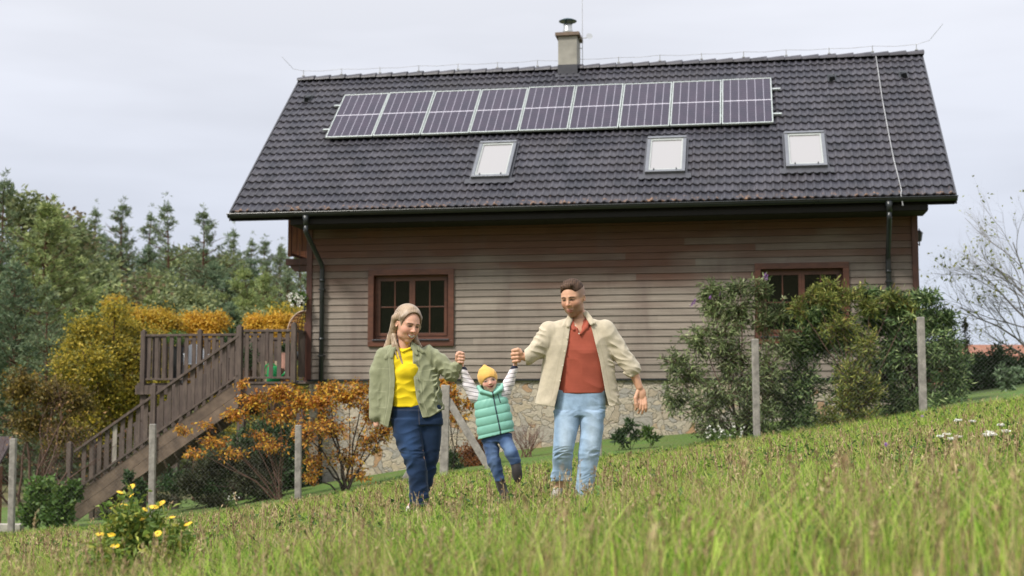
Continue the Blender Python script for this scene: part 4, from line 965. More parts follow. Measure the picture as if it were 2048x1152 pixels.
def spikes(root, pts, mt, L=.10, n=40):
    LV = []; bb = np.array(root.location)
    for (px, py, Y) in pts:
        c = np.array(P(px, py, Y)); t = rng.random((n, 1)); pos = c+np.array([[.25, 0, .8]])*L*t+rng.normal(size=(n, 3))*.012*(1.2-t); d, s = rotframe(n, rng); LV.append(leaves(pos, d, s, .02, .015))
    V, Fs = merge(LV); npmesh('flower_spikes', V-bb, Fs, mt, root)
spikes(b1, [(1529, 555, 23), (1532, 560, 23), (1388, 607, 23), (1383, 613, 23), (1419, 600, 23), (1440, 590, 23.1)], M_vio)
blobplant('evergreen_shrub', 'broad dark evergreen shrub in front of the red roofed outbuilding', 'shrub', (1985, 800, 29.5), [(1960, 735, 40, 38, 29.5), (2000, 725, 45, 40, 29.5), (2040, 740, 35, 40, 29.5), (1975, 765, 50, 32, 29.2), (2020, 770, 50, 32, 29.2), (1935, 760, 25, 32, 29.3)], M_dg, M_dtwig, rng, n_twig=130, per=12, L=.10, W=.045, jit=.06)
blobplant('garden_plant', 'pale leaved plant at the right photo edge in front of the evergreen', 'plant', (2015, 812, 25), [(2015, 765, 18, 25, 25), (2035, 745, 16, 22, 25, .7), (2005, 740, 14, 18, 25, .5)], lm('pale_green_leaves', [(0, (.07, .12, .06)), (1, (.20, .27, .15))]), M_dtwig, rng, n_twig=22, per=7, L=.13, W=.05, jit=.02, stem_r=.008)
blobplant('garden_plant', 'dark spindly sapling beside the right shrubs against the sky', 'plant', (1932, 790, 27), [(1932, 690, 8, 45, 27), (1930, 650, 5, 20, 27, .5)], M_dk, M_dtwig, rng, n_twig=50, per=8, L=.06, W=.02, jit=.03, stem_r=.01)
bare('bare_tree', 'almost leafless tree with a few yellow green leaves at the right edge', 'tree', (2132, 790, 31),
     [((-.35, 0, 1), 3.1, .042, 3), ((-.8, .1, .8), 2.9, .036, 3), ((-.1, .1, 1), 3.4, .042, 3), ((-.6, .3, 1), 3.2, .036, 3), ((-1.1, 0, .55), 2.5, .03, 3)], bark('grey_bark', (.25, .23, .21)), np.random.default_rng(14), lm('sparse_yellow_green_leaves', [(0, (.16, .20, .05)), (1, (.42, .42, .12))]), 420, .10, kids=(0, 8, 6, 7), grav=.01, wander=.22, ang=.5)
# outbuilding with red roof on the right
o0 = P(1925, 683, 46); gX = o0.x
ob = empty('outbuilding', (gX, 46, -2.4)); tag(ob, 'low outbuilding with weathered red tiled roof at the right edge', 'building')
h_ = o0.z+2.4
m = MB(); m.box((0, 0.5, -1), (9, 5, h_-.9)); m.build('wall', M_ren, ob)
n = N('red_roof_tiles'); v = n.co(); br = n.n('ShaderNodeTexBrick', {'Vector': n.co((1, 1, 1)), 'Scale': 3.5, 'Color1': (.28, .10, .055, 1), 'Color2': (.36, .15, .085, 1), 'Mortar': (.13, .05, .035, 1), 'Mortar Size': .03})
M_red = n.out(n.mix(n.mr(n.noise(2, v), .35, .7, 0, .5), br.outputs['Color'], (.24, .14, .10)), .85)
m = MB(); m.add([(-.2, 0, h_-1.3), (9.2, 0, h_-1.3), (9.2, 2.6, h_), (-.2, 2.6, h_), (-.2, 5.4, h_-1.3), (9.2, 5.4, h_-1.3), (-.2, 0, h_-1.42), (9.2, 0, h_-1.42), (9.2, 5.4, h_-1.42), (-.2, 5.4, h_-1.42)],
    [(0, 1, 2, 3), (3, 2, 5, 4), (6, 7, 1, 0), (0, 3, 4, 9, 6), (1, 7, 8, 5, 2), (4, 5, 8, 9)]); m.build('roof', M_red, ob)
# brown shed at the far left
q = P(-75, 1040, 27.2); shed = empty('garden_shed', (q.x-1.2, q.y, -2.6)); tag(shed, 'reddish brown wooden shed with dark roof at the left photo edge', 'shed')
x1 = P(-8, 900, 27.2).x-shed.location.x
m = MB()
for i in range(11): m.box((x1-.13*(i+1)+.008, 0, .05), (x1-.13*i, .03, 1.32))
m.box((x1-1.45, .035, .05), (x1-.002, .4, 1.32)); m.build('plank_wall', wood('red_brown_planks', (.16, .045, .02), (.26, .085, .035), .6, (1, 1, .2)), shed)
zr_ = P(0, 884, 27.2).z+2.6
m = MB(); m.add([(x1-1.6, -.2, 1.42), (x1+.16, -.2, 1.42), (x1+.16, .5, zr_+.1), (x1-1.6, .5, zr_+.1), (x1-1.6, -.2, 1.25), (x1+.16, -.2, 1.35), (x1+.16, .5, zr_), (x1-1.6, .5, zr_)], [(0, 1, 2, 3), (7, 6, 5, 4), (0, 4, 5, 1), (1, 5, 6, 2), (2, 6, 7, 3), (3, 7, 4, 0)])
m.build('roof', simple('dark_roofing_felt', (.05, .035, .036), .9), shed)
a = P(-20, 1052, 25.3); b = P(44, 1052, 25.3)
m = MB(); m.box((a.x, a.y-.1, gz(a.x, a.y)-.1), (b.x, b.y+.15, P(10, 1048, 25.3).z)); tag(m.build('concrete_kerb', simple('pale_concrete', (.36, .33, .29), .9), bevel=.01), 'short pale concrete kerb beside the leftmost fence post', 'kerb')

# ================================================================ WIRE FENCE
M_conc = simple('weathered_concrete_post', (.27, .25, .225), .92, .35, 9, .6)
fence = empty('wire_fence', (0, 22.4, -1.1)); tag(fence, 'chain link fence on square concrete posts between meadow and garden', 'fence')
FO = Vector(fence.location)
def fpt(px, py):       # on the fence's own upright plane
    x = 0
    for _ in range(8): x = P(px, py, FEN(x)).x
    return P(px, py, FEN(x))-FO
def fpost(px0, pt, px1, pb, w=.105):
    a = fpt(px0, pt); b = fpt(px1, pb); g = float(gz((b+FO).x, (b+FO).y))-FO.z-.15; k = (g-a.z)/(b.z-a.z); b2 = a+(b-a)*k; b2.y = b.y; a.y = b.y
    m = MB(); m.bar(b2, a, w, w, (0, 1, 0)); return m.build('fence_post', M_conc, fence, bevel=.012)
for pst in ((27, 877, 22, 1066), (306, 848, 303, 1048), (597, 850, 596, 1005), (1510, 678, 1514, 886), (1841, 634, 1847, 836), (1197, 880, 1197, 925)): fpost(*pst)
fpost(891, 770, 888, 955, .14)
for a_, b_ in (((896, 800), (992, 948)), ((868, 862), (788, 985))):
    m = MB(); pa, pb = fpt(*a_), fpt(*b_); pb.z -= .1; pa.y += .02; m.bar(pa, pb, .12, .10, (0, 1, 0)); m.build('brace', M_conc, fence, bevel=.01)
A, Bq = [], []
x0_, x1_ = -10.5, 8.6
def ftop(x): return float(np.interp(x, [-8.87, -6.2, -3.6, -1.1, 1.4, 3.9, 6.37, 9], [(fpt(27, 885)+FO).z, (fpt(306, 856)+FO).z, (fpt(597, 838)+FO).z, (fpt(891, 800)+FO).z, -.1+.35, (fpt(1510, 690)+FO).z, (fpt(1841, 646)+FO).z, 1.5]))
cell = .075; x = x0_
while x < x1_:
    zb_, zt_ = float(gz(x, FEN(x))), ftop(x); h_ = zt_-zb_
    for sgn in (1, -1):
        pa = Vector((x, FEN(x)-.06, zb_-.02)); xe = x+sgn*h_; xe = min(max(xe, x0_), x1_)
        k = abs(xe-x)/h_ if h_ else 0
        pb = Vector((xe, FEN(xe)-.06, zb_+h_*k)); zl = ftop(xe)
        A.append(np.array(pa-FO)); Bq.append(np.array(pb-FO))
    x += cell
V, Fs = prisms(A, Bq, .0008, .0008); npmesh('wire_mesh', V, Fs, simple('galvanised_wire', (.20, .20, .19), .5, .2, 5, 0, metal=.4), fence)

# ================================================================ THINGS ON THE DECK AND THE SILLS
def dk(px, py, v): u, z = WP(px, py, v); return u, z
M_can = simple('green_plastic', (.012, .30, .085), .35, .08, 5, .03)
u, z = dk(547, 758, DV+.7); w_ = hw(u, DV+.7, WZ-.05); can = empty('watering_can', w_, YAW); tag(can, 'bright green plastic watering can on the deck floor behind the railing', 'watering can')
m = MB(); m.lathe((0, 0, 0), [(.13, 0), (.14, .02), (.14, .12), (.128, .30), (.10, .33), (.095, .33)], 20); m.build('body', M_can, can, smooth=True)
m = MB(); m.tube([(.12, 0, .06), (.22, 0, .16), (.30, 0, .27)], [.03, .022, .018], 8); m.lathe((.30, 0, .27), [(.02, 0), (.045, .03), (.04, .035)], 10); m.build('spout', M_can, can, smooth=True)
m = MB(); m.tube([(-.12, 0, .08), (-.20, 0, .18), (-.17, 0, .34), (-.05, 0, .40), (.05, 0, .33)], .014, 8); m.build('handle', M_can, can, smooth=True)
# egg chair of wicker
M_wick = simple('tan_wicker', (.34, .17, .085), .7, .3, 30, .4)
u, z = dk(600, 620, DV+1.2); ec = empty('wicker_egg_chair', hw(u, DV+1.5, WZ-.05), YAW); tag(ec, 'tan wicker egg chair on the deck beside the house corner', 'chair')
zt_ = z-(WZ-.05); m = MB(); rx = .38
arch = [(rx*math.sin(t)*(1 if True else 0), 0, .45+(zt_-.45)*(.5+.5*math.cos(t))) for t in np.linspace(-math.pi, math.pi, 40)]
m.tube(arch, .018, 8, cap=False); m.build('rim', simple('pale_cane', (.42, .30, .22), .5), ec, smooth=True)
m = MB(); cz_ = (.45+zt_)/2; hz_ = (zt_-.45)/2
for i in range(1, 16):
    a = math.pi*i/16; pts = []
    for j in range(13):
        ph = math.pi*j/12; pts.append((rx*math.cos(ph)*math.sin(a), .36*math.sin(ph)*math.sin(a), cz_+hz_*math.cos(a)))
    m.tube(pts, .013, 4, cap=False)
for j in range(1, 14):
    ph = math.pi*j/14; m.tube([(rx*math.cos(ph)*math.sin(a), .36*math.sin(ph)*math.sin(a), cz_+hz_*math.cos(a)) for a in np.linspace(0, math.pi, 14)], .013, 4, cap=False)
m.build('basket', M_wick, ec)
m = MB(); m.lathe((0, .05, .5), [(.0, 0), (.26, .02), (.30, .09), (.26, .15), (0, .17)], 16); m.build('cushion', simple('dark_cushion_cloth', (.03, .035, .04), .9), ec, smooth=True)
m = MB(); m.tube([(.25, .3, 0), (.05, .42, .5), (0, .45, 1.2), (0, .3, zt_+.12), (0, 0, zt_+.1), (0, 0, zt_)], .022, 8); m.lathe((0, .1, 0), [(.40, 0), (.42, .03), (.38, .04)], 20); m.build('stand', M_gut, ec)
# hanging basket of white flowers
u, z = dk(598, 600, DV+.55); hb = empty('hanging_flower_basket', hw(u, DV+.55, z), YAW); tag(hb, 'hanging basket of white flowers under the balcony at the house corner', 'flower basket')
m = MB(); m.lathe((0, 0, -.12), [(.07, 0), (.13, .10), (.14, .12)], 16); m.build('pot', simple('brown_pot', (.10, .05, .03), .7), hb)
m = MB()
for a in (0, 2.1, 4.2): m.tube([(.13*math.cos(a), .13*math.sin(a), 0), (0, 0, .5)], .004, 4)
m.tube([(0, 0, .5), (0, 0, 1.15)], .004, 4); m.build('hanger', M_gut, hb)
r2 = np.random.default_rng(4); q = r2.normal(size=(700, 3)); q /= np.linalg.norm(q, axis=1, keepdims=True); pos = q*np.array([.17, .17, .14])*r2.random((700, 1))**.4+np.array([0, 0, .03]); d, s = rotframe(700, r2); V, Fs = leaves(pos, d, s, .05, .03); npmesh('foliage', V, Fs, M_mg, hb)
LV = []
for (dx, dz) in ((-.14, -.02), (-.10, -.12), (-.02, .03), (.03, .0), (.08, .02), (-.13, .10), (-.16, .06), (.12, -.04), (.0, .10), (.05, -.08)):
    pos = np.array([dx, -.15, dz])+r2.normal(size=(26, 3))*.018; d, s = rotframe(26, r2); LV.append(leaves(pos, d, s, .04, .035))
V, Fs = merge(LV); npmesh('flowers', V, Fs, M_white, hb)
# yucca in a pot
u, z = dk(468, 648, vb+.9); yu = empty('potted_yucca', hw(u, vb+.9, WZ-.05), YAW); tag(yu, 'potted yucca with long stiff leaves behind the stair head', 'potted plant')
m = MB(); m.lathe((0, 0, 0), [(.14, 0), (.19, .32), (.20, .34), (.17, .34)], 18); m.build('pot', simple('terracotta', (.32, .14, .08), .8), yu)
m = MB(); m.tube([(0, 0, .3), (0.02, 0, .62), (0, 0, .85)], .035, 8); m.build('stem', M_bark, yu)
n_ = 44; a = r2.uniform(0, 6.28, n_); el = r2.uniform(.05, 1.3, n_); d = np.stack([np.cos(a)*np.cos(el), np.sin(a)*np.cos(el), np.sin(el)], 1); s = np.cross(d, np.array([[0, 0, 1.]])); s /= np.linalg.norm(s, axis=1, keepdims=True)
V, Fs = leaves(np.tile([[0, 0, .85]], (n_, 1)), d, s, r2.uniform(.38, .55, n_), .045, .2); npmesh('leaves', V, Fs, M_dg, yu)
# pale garden chair, planter, crate
M_pale = simple('pale_grey_plastic', (.55, .58, .62), .4, .06, 4, .03)
u, z = dk(392, 685, vb+.7); gc = empty('garden_chair', hw(u, vb+.7, WZ-.05), YAW+.5); tag(gc, 'pale grey plastic garden chair behind the left railing', 'chair')
m = MB(); pr = [(-.24, .42), (-.25, .62), (-.17, .82), (0, .88), (.17, .82), (.25, .62), (.24, .42)]
m.add([(x, .22, z) for x, z in pr]+[(x, .25, z) for x, z in pr], [tuple(range(7)), tuple(range(13, 6, -1))]+[(i, i+7, (i+1) % 7+7, (i+1) % 7) for i in range(7)]); m.build('backrest', M_pale, gc, bevel=.008)
m = MB(); m.box((-.25, -.22, .40), (.25, .25, .43)); m.build('seat', M_pale, gc, bevel=.01)
for x in (-.22, .22):
    for y in (-.19, .22): m = MB(); m.tube([(x*1.1, y*1.15, 0), (x, y, .40)], .02, 8); m.build('leg', M_pale, gc)
    m = MB(); m.tube([(x*1.12, -.2, .42), (x*1.15, -.18, .62), (x*1.15, .1, .64), (x*1.05, .22, .64)], .018, 8); m.build('armrest', M_pale, gc)
def pot(name, label, cat, px, v, hgt, r, mp_, ml, ph, sp_r, n_=300, leaf=.06):
    u, z = dk(px, 700, v); o = empty(name, hw(u, v, WZ-.05), YAW); tag(o, label, cat)
    m = MB(); m.lathe((0, 0, 0), [(r*.75, 0), (r, hgt*.92), (r*1.06, hgt), (r*.9, hgt)], 18); m.build('pot', mp_, o, smooth=False)
    q = r2.normal(size=(n_, 3)); q /= np.linalg.norm(q, axis=1, keepdims=True); pos = q*np.array([sp_r, sp_r, ph/2])*r2.random((n_, 1))**.4+np.array([0, 0, hgt+ph/2]); d, s = rotframe(n_, r2, .5); V, Fs = leaves(pos, d, s, leaf, leaf*.5); npmesh('foliage', V, Fs, ml, o)
pot('potted_plant', 'terracotta pot with trailing plant beside the egg chair', 'potted plant', 572, DV+1.3, .62, .14, simple('pink_terracotta', (.40, .22, .17), .8), M_dg, .2, .16)
pot('potted_plant', 'leafy pot plant just showing above the left railing', 'potted plant', 352, vb+.6, .8, .16, simple('black_planter', (.02, .022, .024), .5), M_mg, .36, .24, 500)
pot('potted_plant', 'bushy dark plant low behind the right railing bay', 'potted plant', 498, DV+.8, .25, .17, simple('brown_planter', (.09, .05, .03), .8), M_dg, .55, .2, 500)
u, z = dk(533, 705, DV+.9); o = empty('wooden_crate', hw(u, DV+.95, WZ-.05), YAW); tag(o, 'pale slatted wooden crate standing behind the green watering can', 'crate')
M_crate = simple('pale_raw_wood', (.42, .32, .22), .8, .2, 18, .3, stretch=(1, 1, .2))
for k in range(4): m = MB(); m.box((-.22+k*.13, -.02, 0), (-.13+k*.13, 0, .42+.02*(k % 2))); m.build('slat', M_crate, o)
m = MB(); m.box((-.23, .001, .08), (.28, .03, .13)); m.box((-.23, .001, .32), (.28, .03, .37)); m.box((-.23, .03, 0), (.28, .25, .3)); m.build('crate_frame', M_crate, o)
# pots on the inner sill of the left window
wu, ww, zt_, zb_ = RWIN[0]
sill_v = WV+.33
def sillpot(label, px, r, h, c, plant=0):
    u, _ = dk(px, 660, sill_v); o = empty('window_pot', hw(u, sill_v, zb_+.155), YAW); tag(o, label, 'flower pot')
    m = MB(); m.lathe((0, 0, 0), [(r*.8, 0), (r, h*.95), (r*1.08, h)], 16); m.build('pot', simple('glazed_pot', c, .4, .08), o, smooth=True)
    if plant:
        q = r2.normal(size=(400, 3)); q /= np.linalg.norm(q, axis=1, keepdims=True); pos = q*np.array([.16, .1, .2])*r2.random((400, 1))**.5+np.array([0, 0, h+.2]); d, s = rotframe(400, r2, .4); V, Fs = leaves(pos, d, s, .06, .02); npmesh('foliage', V, Fs, M_mg, o)
sillpot('yellow flower pot with a bushy plant inside the left window', 880, .085, .14, (.75, .62, .28), 1)
sillpot('small cream cup inside the left window beside the woman', 857, .04, .10, (.62, .68, .45))
sillpot('pale white pot at the left inner corner of the left window', 770, .075, .13, (.65, .68, .62))
m = MB(); m.box((wu+.05, WV+.23, ZB+zb_+.12), (wu+ww-.05, WV+.5, ZB+zb_+.15)); m.build('inner_sill', M_trimh, house)
m = MB(); m.box((RWIN[1][0]+.05, WV+.23, ZB+zb_+.12), (RWIN[1][0]+ww-.05, WV+.5, ZB+zb_+.15)); m.build('inner_sill', M_trimh, house)

# ================================================================ FOREGROUND PLANTS
def flowerplant(name, label, cat, base, heads, mpet, mcen, leafy=True, r=.022):
    b = HZ(P(*base)); root = empty(name, b); tag(root, label, cat); bb = np.array(b); paths = []; radii = []; m = MB(); c_ = MB(); LV = []
    for (px, py, Y) in heads:
        h = np.array(P(px, py, Y)); g = bb+r2.normal(size=3)*np.array([.10, .10, 0]); g[:2] = g[:2]*.45+h[:2]*.55; g[2] = gz(g[0], g[1])-.03
        mid = g*.45+h*.55+np.array([0, 0, .05]); paths.append([g, mid, h]); radii.append([.004, .003, .002])
        for t in np.linspace(.15, .85, 7):
            LV.append((g*(1-t)+h*t, 30))
        nv = Vector((r2.normal()*.35, -.35+r2.normal()*.3, 1)).normalized(); a = nv.orthogonal().normalized(); q = nv.cross(a); hc = Vector(h-bb); k = 13; rr_ = r*r2.uniform(.8, 1.2)
        for i in range(k):
            t = 6.283*i/k; d1 = a*math.cos(t)+q*math.sin(t); e = a*math.cos(t+1.57)+q*math.sin(t+1.57)
            m.add([hc+d1*rr_*.3-e*rr_*.13, hc+d1*rr_-e*rr_*.16-nv*rr_*.2, hc+d1*rr_*1.15-nv*rr_*.25, hc+d1*rr_+e*rr_*.16-nv*rr_*.2, hc+d1*rr_*.3+e*rr_*.13], [(0, 1, 2, 3, 4)])
        c_.lathe(hc-nv*.002, [(rr_*.3, 0), (rr_*.28, rr_*.15), (0, rr_*.25)], 8)
    V, Fs = polyl(paths, radii, 4); npmesh('stem', V-bb, Fs, M_mg, root); split(m.build('flower_head', mpet, root), r*1.1); split(c_.build('flower_centre', mcen, root), r*.5)
    if leafy:
        L_ = []
        for c, k in LV:
            pos = c+r2.normal(size=(k, 3))*.035; d, s = rotframe(k, r2, .1); L_.append(leaves(pos, d, s, r2.uniform(.025, .06, k), r2.uniform(.010, .022, k)))
        V, Fs = merge(L_); npmesh('foliage', V-bb, Fs, lm('meadow_flower_leaves', [(0, (.08, .15, .03)), (.6, (.19, .27, .05)), (1, (.42, .40, .07))], nscale=4), root)
    return root
M_ypet = simple('yellow_petals', (.82, .52, .02), .6, .12, 20, 0); M_ycen = simple('ochre_centre', (.50, .26, .02), .8, .2)
hd = [(262, 972), (242, 983), (262, 990), (225, 1013), (243, 1008), (252, 1012), (291, 1018), (308, 1012), (322, 1005), (277, 1031), (286, 1036), (342, 1033), (375, 1046), (200, 1067), (213, 1062), (222, 1068), (315, 1066), (276, 1080), (230, 1090), (210, 1108), (241, 1106), (206, 1098), (300, 1085), (350, 1080), (228, 1120), (402, 1102), (268, 1055), (331, 1060), (226, 1040)]
flowerplant('yellow_flower_plant', 'leafy plant with bright yellow daisy flowers in the left foreground meadow', 'flower plant', (272, 1190, 6.6), [(x, y, 6.6+r2.normal()*.15) for x, y in hd[:20]], M_ypet, M_ycen, r=.0175)
um = [(1905, 906, 11.5), (1882, 872, 12), (1893, 868, 12.2), (1918, 875, 12), (1945, 842, 13), (1973, 881, 11.6), (1984, 882, 11.7), (1979, 867, 12), (2002, 850, 12.6), (2013, 876, 11.8), (1974, 893, 11.5), (1985, 895, 11.4), (1916, 840, 13.2)]
def umbel(px, py, Y, lab):
    h = P(px, py, Y); b = HZ((h.x+.03, Y, 0)); o = empty('white_umbel_flower', b); tag(o, lab, 'flower', 'white umbel flowers at the right of the meadow'); hh = h-b
    hh.z = max(hh.z, .12)
    m = MB(); m.tube([(0, 0, -.02), hh*.5+Vector((.01, 0, 0)), hh], [.003, .0025, .002], 5)
    for i in range(14):
        t = i*2.4; rr_ = .04*math.sqrt(i/14); m.tube([hh-Vector((0, 0, .04)), hh+Vector((rr_*math.cos(t), rr_*math.sin(t), 0))], .001, 3)
    m.build('stem', M_mg, o); k = 150; a = r2.uniform(0, 6.28, k); rr_ = .034*np.sqrt(r2.random(k)); pos = np.array(hh)+np.stack([rr_*np.cos(a), rr_*np.sin(a), r2.normal(size=k)*.003], 1); d, s = rotframe(k, r2); V, Fs = leaves(pos, d, s, .012, .01); npmesh('flower_head', V, Fs, M_white, o)
pl = ['nearest the photo edge', 'lowest left', 'beside its twin on the left', 'in the middle of the left group', 'high near the lawn edge', 'left in the dense cluster', 'centre of the dense cluster', 'top of the dense cluster', 'highest at the right', 'rightmost of all', 'bottom left of the dense cluster', 'bottom right of the dense cluster', 'farthest up the slope']
for (u_, l_) in zip(um, ['lowest of the left group', 'leftmost of all', 'just right of the leftmost', 'rightmost of the left group', 'high near the fence line', 'left in the dense cluster', 'centre of the dense cluster', 'top of the dense cluster', 'highest at the far right', 'rightmost of all', 'bottom left of the dense cluster', 'bottom right of the dense cluster', 'high up beside the right fence post']):
    umbel(*u_, f'white umbel flower on the right slope, {l_}')
for (px, py, Y, lb) in ((1772, 909, 12.5, 'single violet flower in the meadow grass on the right'), (1845, 835, 19, 'tiny violet flower at the foot of the right fence post')):
    h = P(px, py, Y); b = HZ((h.x, Y, 0)); o = empty('violet_flower', b); tag(o, lb, 'flower'); hh = h-b; hh.z = max(hh.z, .1)
    m = MB(); m.tube([(0, 0, 0), hh], .002, 4); m.build('stem', M_mg, o); d, s = rotframe(40, r2, .3); V, Fs = leaves(np.tile(np.array(hh), (40, 1)), d, s, .028, .01); npmesh('flower_head', V, Fs, simple('light_violet_petals', (.45, .25, .6), .7), o)
def daisies(label, base, area, Y, n_, r=.016):
    b = HZ(P(*base)); o = empty('white_daisy_clump', b); tag(o, label, 'flower clump'); bb = np.array(b); paths = []; rad = []; LV = []; LG = []
    for i in range(n_):
        h = np.array(P(r2.uniform(area[0], area[2]), r2.uniform(area[1], area[3]), Y+r2.normal()*.1)); g = bb*.6+h*.4; g[2] = gz(g[0], g[1])
        paths.append([g, h]); rad.append([.003, .002]); d, s = rotframe(14, r2); LV.append(leaves(np.tile(h, (14, 1)), d, s, r*1.5, r)); pos = g+(h-g)*r2.random((10, 1))+r2.normal(size=(10, 3))*.03; d, s = rotframe(10, r2, .3); LG.append(leaves(pos, d, s, .06, .02))
    V, Fs = polyl(paths, rad, 3); npmesh('stem', V-bb, Fs, M_mg, o); V, Fs = merge(LV); npmesh('flowers', V-bb, Fs, M_white, o); V, Fs = merge(LG); npmesh('foliage', V-bb, Fs, M_mg, o)
daisies('clump of small white daisies beside the fence post below the right window', (1450, 895, 21.9), (1412, 852, 1490, 882), 21.9, 46)
daisies('few white flowers in the grass below the dark shrub under the stairs', (465, 1010, 23.5), (450, 987, 482, 1003), 23.4, 10, .013)

# ================================================================ GRASS
def blade_field(rng, n, y0, y1, hmin, hmax, wfun, name, mt, patch=None, lean=.5, bias=1.0, clip=None, xlim=None, base_off=-.01, hf=None):
    # more blades where they show larger
    u = rng.random(n); y = y0*(y1/y0)**(u**bias) if y0 > 0 else rng.uniform(y0, y1, n)
    hw_ = .42*y+1.9; x = rng.uniform(-1, 1, n)*hw_
    if clip is not None: k = clip(x, y); x, y = x[k], y[k]; n = len(x)
    cl_ = .5+.5*np.sin(x*2.1+np.sin(y*1.7)*1.3)*np.sin(y*1.9+x*.6); h = (hmin+(hmax-hmin)*rng.random(n)**1.7)*(.75+.5*cl_)*np.interp(y, [4, 7, 9, 10.2, 11, 13, 15, 20, 24], [1.8, 1.25, .9, .62, .7, .9, .85, .7, .6])
    if patch is not None: k = rng.random(n) < patch(x, y); x, y, h = x[k], y[k], h[k]; n = len(x)
    z = gz(x, y)+base_off; w = wfun(y)*rng.uniform(.6, 1.4, n); a = rng.uniform(0, 6.283, n); side = np.stack([np.cos(a), np.sin(a), 0*a], 1)
    la = rng.uniform(0, 6.283, n); l = h*lean*rng.random(n)**.8; ld = np.stack([np.cos(la)*l, np.sin(la)*l, 0*l], 1)
    b = np.stack([x, y, z], 1); hh = np.stack([0*h, 0*h, h], 1)
    p1 = b+ld*.25+hh*.5; p2 = b+ld+hh*rng.uniform(.8, 1, (n, 1)); s = side*w[:, None]/2
    V = np.stack([b-s, b+s, p1-s*.8, p1+s*.8, p2], 1).reshape(-1, 3); i = np.arange(n)[:, None]*5
    return npmesh(name, V, [i+np.array([[0, 1, 3, 2]]), i+np.array([[2, 3, 4]])], mt)
n = N('meadow_grass_blades'); g = n.n('ShaderNodeNewGeometry'); r = g.outputs['Random Per Island']
green = n.ramp(r, [(0, (.06, .15, .012)), (.25, (.16, .32, .030)), (.6, (.34, .50, .06)), (1, (.58, .68, .17))])
straw = n.ramp(r, [(0, (.20, .14, .06)), (.4, (.44, .35, .15)), (.75, (.60, .50, .26)), (1, (.36, .34, .09))])
pt = n.noise(1.3, n.co((1, .6, 1)), 3, .6); pf = n.noise(4.5, n.co(), 3, .65)
k = n.mr(n.math('ADD', pt, n.math('MULTIPLY', pf, .7)), .68, 1.04, .08, .66)
rr_ = n.math('FRACT', n.math('MULTIPLY', r, 37.7)); sel = n.math('LESS_THAN', rr_, k)
col = n.mix(sel, green, straw); bn = n.mr(n.noise(8, n.co(), 2), .36, .64, .55, 1.3); bb_ = n.n('ShaderNodeCombineColor', {0: bn, 1: bn, 2: bn}); col = n.mix(1.0, col, bb_.outputs[0], 'MULTIPLY')
n.out(col, .55, **{'Specular IOR Level': .25}); tr = n.n('ShaderNodeBsdfTranslucent', {'Color': col}); mx = n.n('ShaderNodeMixShader', {'Fac': .48})
n.t.links.new(n.p.outputs[0], mx.inputs[1]); n.t.links.new(tr.outputs[0], mx.inputs[2]); n.t.links.new(mx.outputs[0], n.o.inputs[0]); M_grass = n.m
rng = np.random.default_rng(77)
infield = lambda x, y: (y < FEN(x)+.25)
tag(blade_field(rng, 490000, 3.6, 25, .04, .22, lambda y: .0032+.00032*y, 'meadow_grass', M_grass, lean=.95, bias=.5, clip=infield), 'tall green and straw coloured meadow grass covering the slope', 'grass', kind='stuff')
n = N('dry_stalks'); g = n.n('ShaderNodeNewGeometry'); col = n.ramp(g.outputs['Random Per Island'], [(0, (.10, .055, .03)), (.3, (.22, .13, .07)), (.6, (.42, .30, .16)), (1, (.55, .45, .26))]); M_dry = n.out(col, .8)
# seed stalks with heads
def stalks(rng, n_, y0, y1, h0, h1, name, clip, bias=.8):
    u = rng.random(n_); y = y0*(y1/y0)**(u**bias); x = rng.uniform(-1, 1, n_)*(.42*y+1.5); k = clip(x, y); x, y = x[k], y[k]; n_ = len(x)
    h = rng.uniform(h0, h1, n_)*np.interp(y, [5, 10, 15, 20, 24], [1.1, .95, .7, .5, .42]); z = gz(x, y); b = np.stack([x, y, z], 1); ld = rng.normal(size=(n_, 3))*.12*h[:, None]; ld[:, 2] = 0; t = b+ld+np.stack([0*h, 0*h, h], 1)
    m_ = b*.5+t*.5-ld*.25; w = .0014+.00008*y
    P1 = prisms(b, m_, w, w*.9); P2 = prisms(m_, t, w*.9, w*.7)
    k = 12; idx = np.repeat(np.arange(n_), k); tt = rng.random((n_*k, 1)); hl = (.05+.07*rng.random(n_))[idx][:, None]; dd = (t-m_)/np.linalg.norm(t-m_, axis=1, keepdims=True)
    pos = t[idx]-dd[idx]*hl*tt+rng.normal(size=(n_*k, 3))*.003; d = dd[idx]+rng.normal(size=(n_*k, 3))*.45; d /= np.linalg.norm(d, axis=1, keepdims=True); s = np.cross(d, rng.normal(size=d.shape)); s /= np.linalg.norm(s, axis=1, keepdims=True)
    sc = rng.uniform(.6, 1.3, n_*k)*(1+.02*y[idx]); V, Fs = merge([P1, P2, leaves(pos, d, s, .017*sc, .005*sc)])
    return npmesh(name, V, Fs, M_dry)
tag(stalks(rng, 3600, 4.5, 24, .14, .30, 'seed_stalks', infield), 'brown and straw seed stalks standing above the meadow grass', 'dry stalks', kind='stuff')
tag(stalks(rng, 260, 2.4, 7.0, .24, .42, 'near_stalks', infield, 1), 'tall pale seed stalks close to the camera at the bottom', 'dry stalks', kind='stuff')
n = N('lawn_blades'); g = n.n('ShaderNodeNewGeometry'); col = n.ramp(g.outputs['Random Per Island'], [(0, (.045, .11, .015)), (.6, (.085, .18, .03)), (1, (.16, .24, .05))]); M_lb = n.out(col, .6)
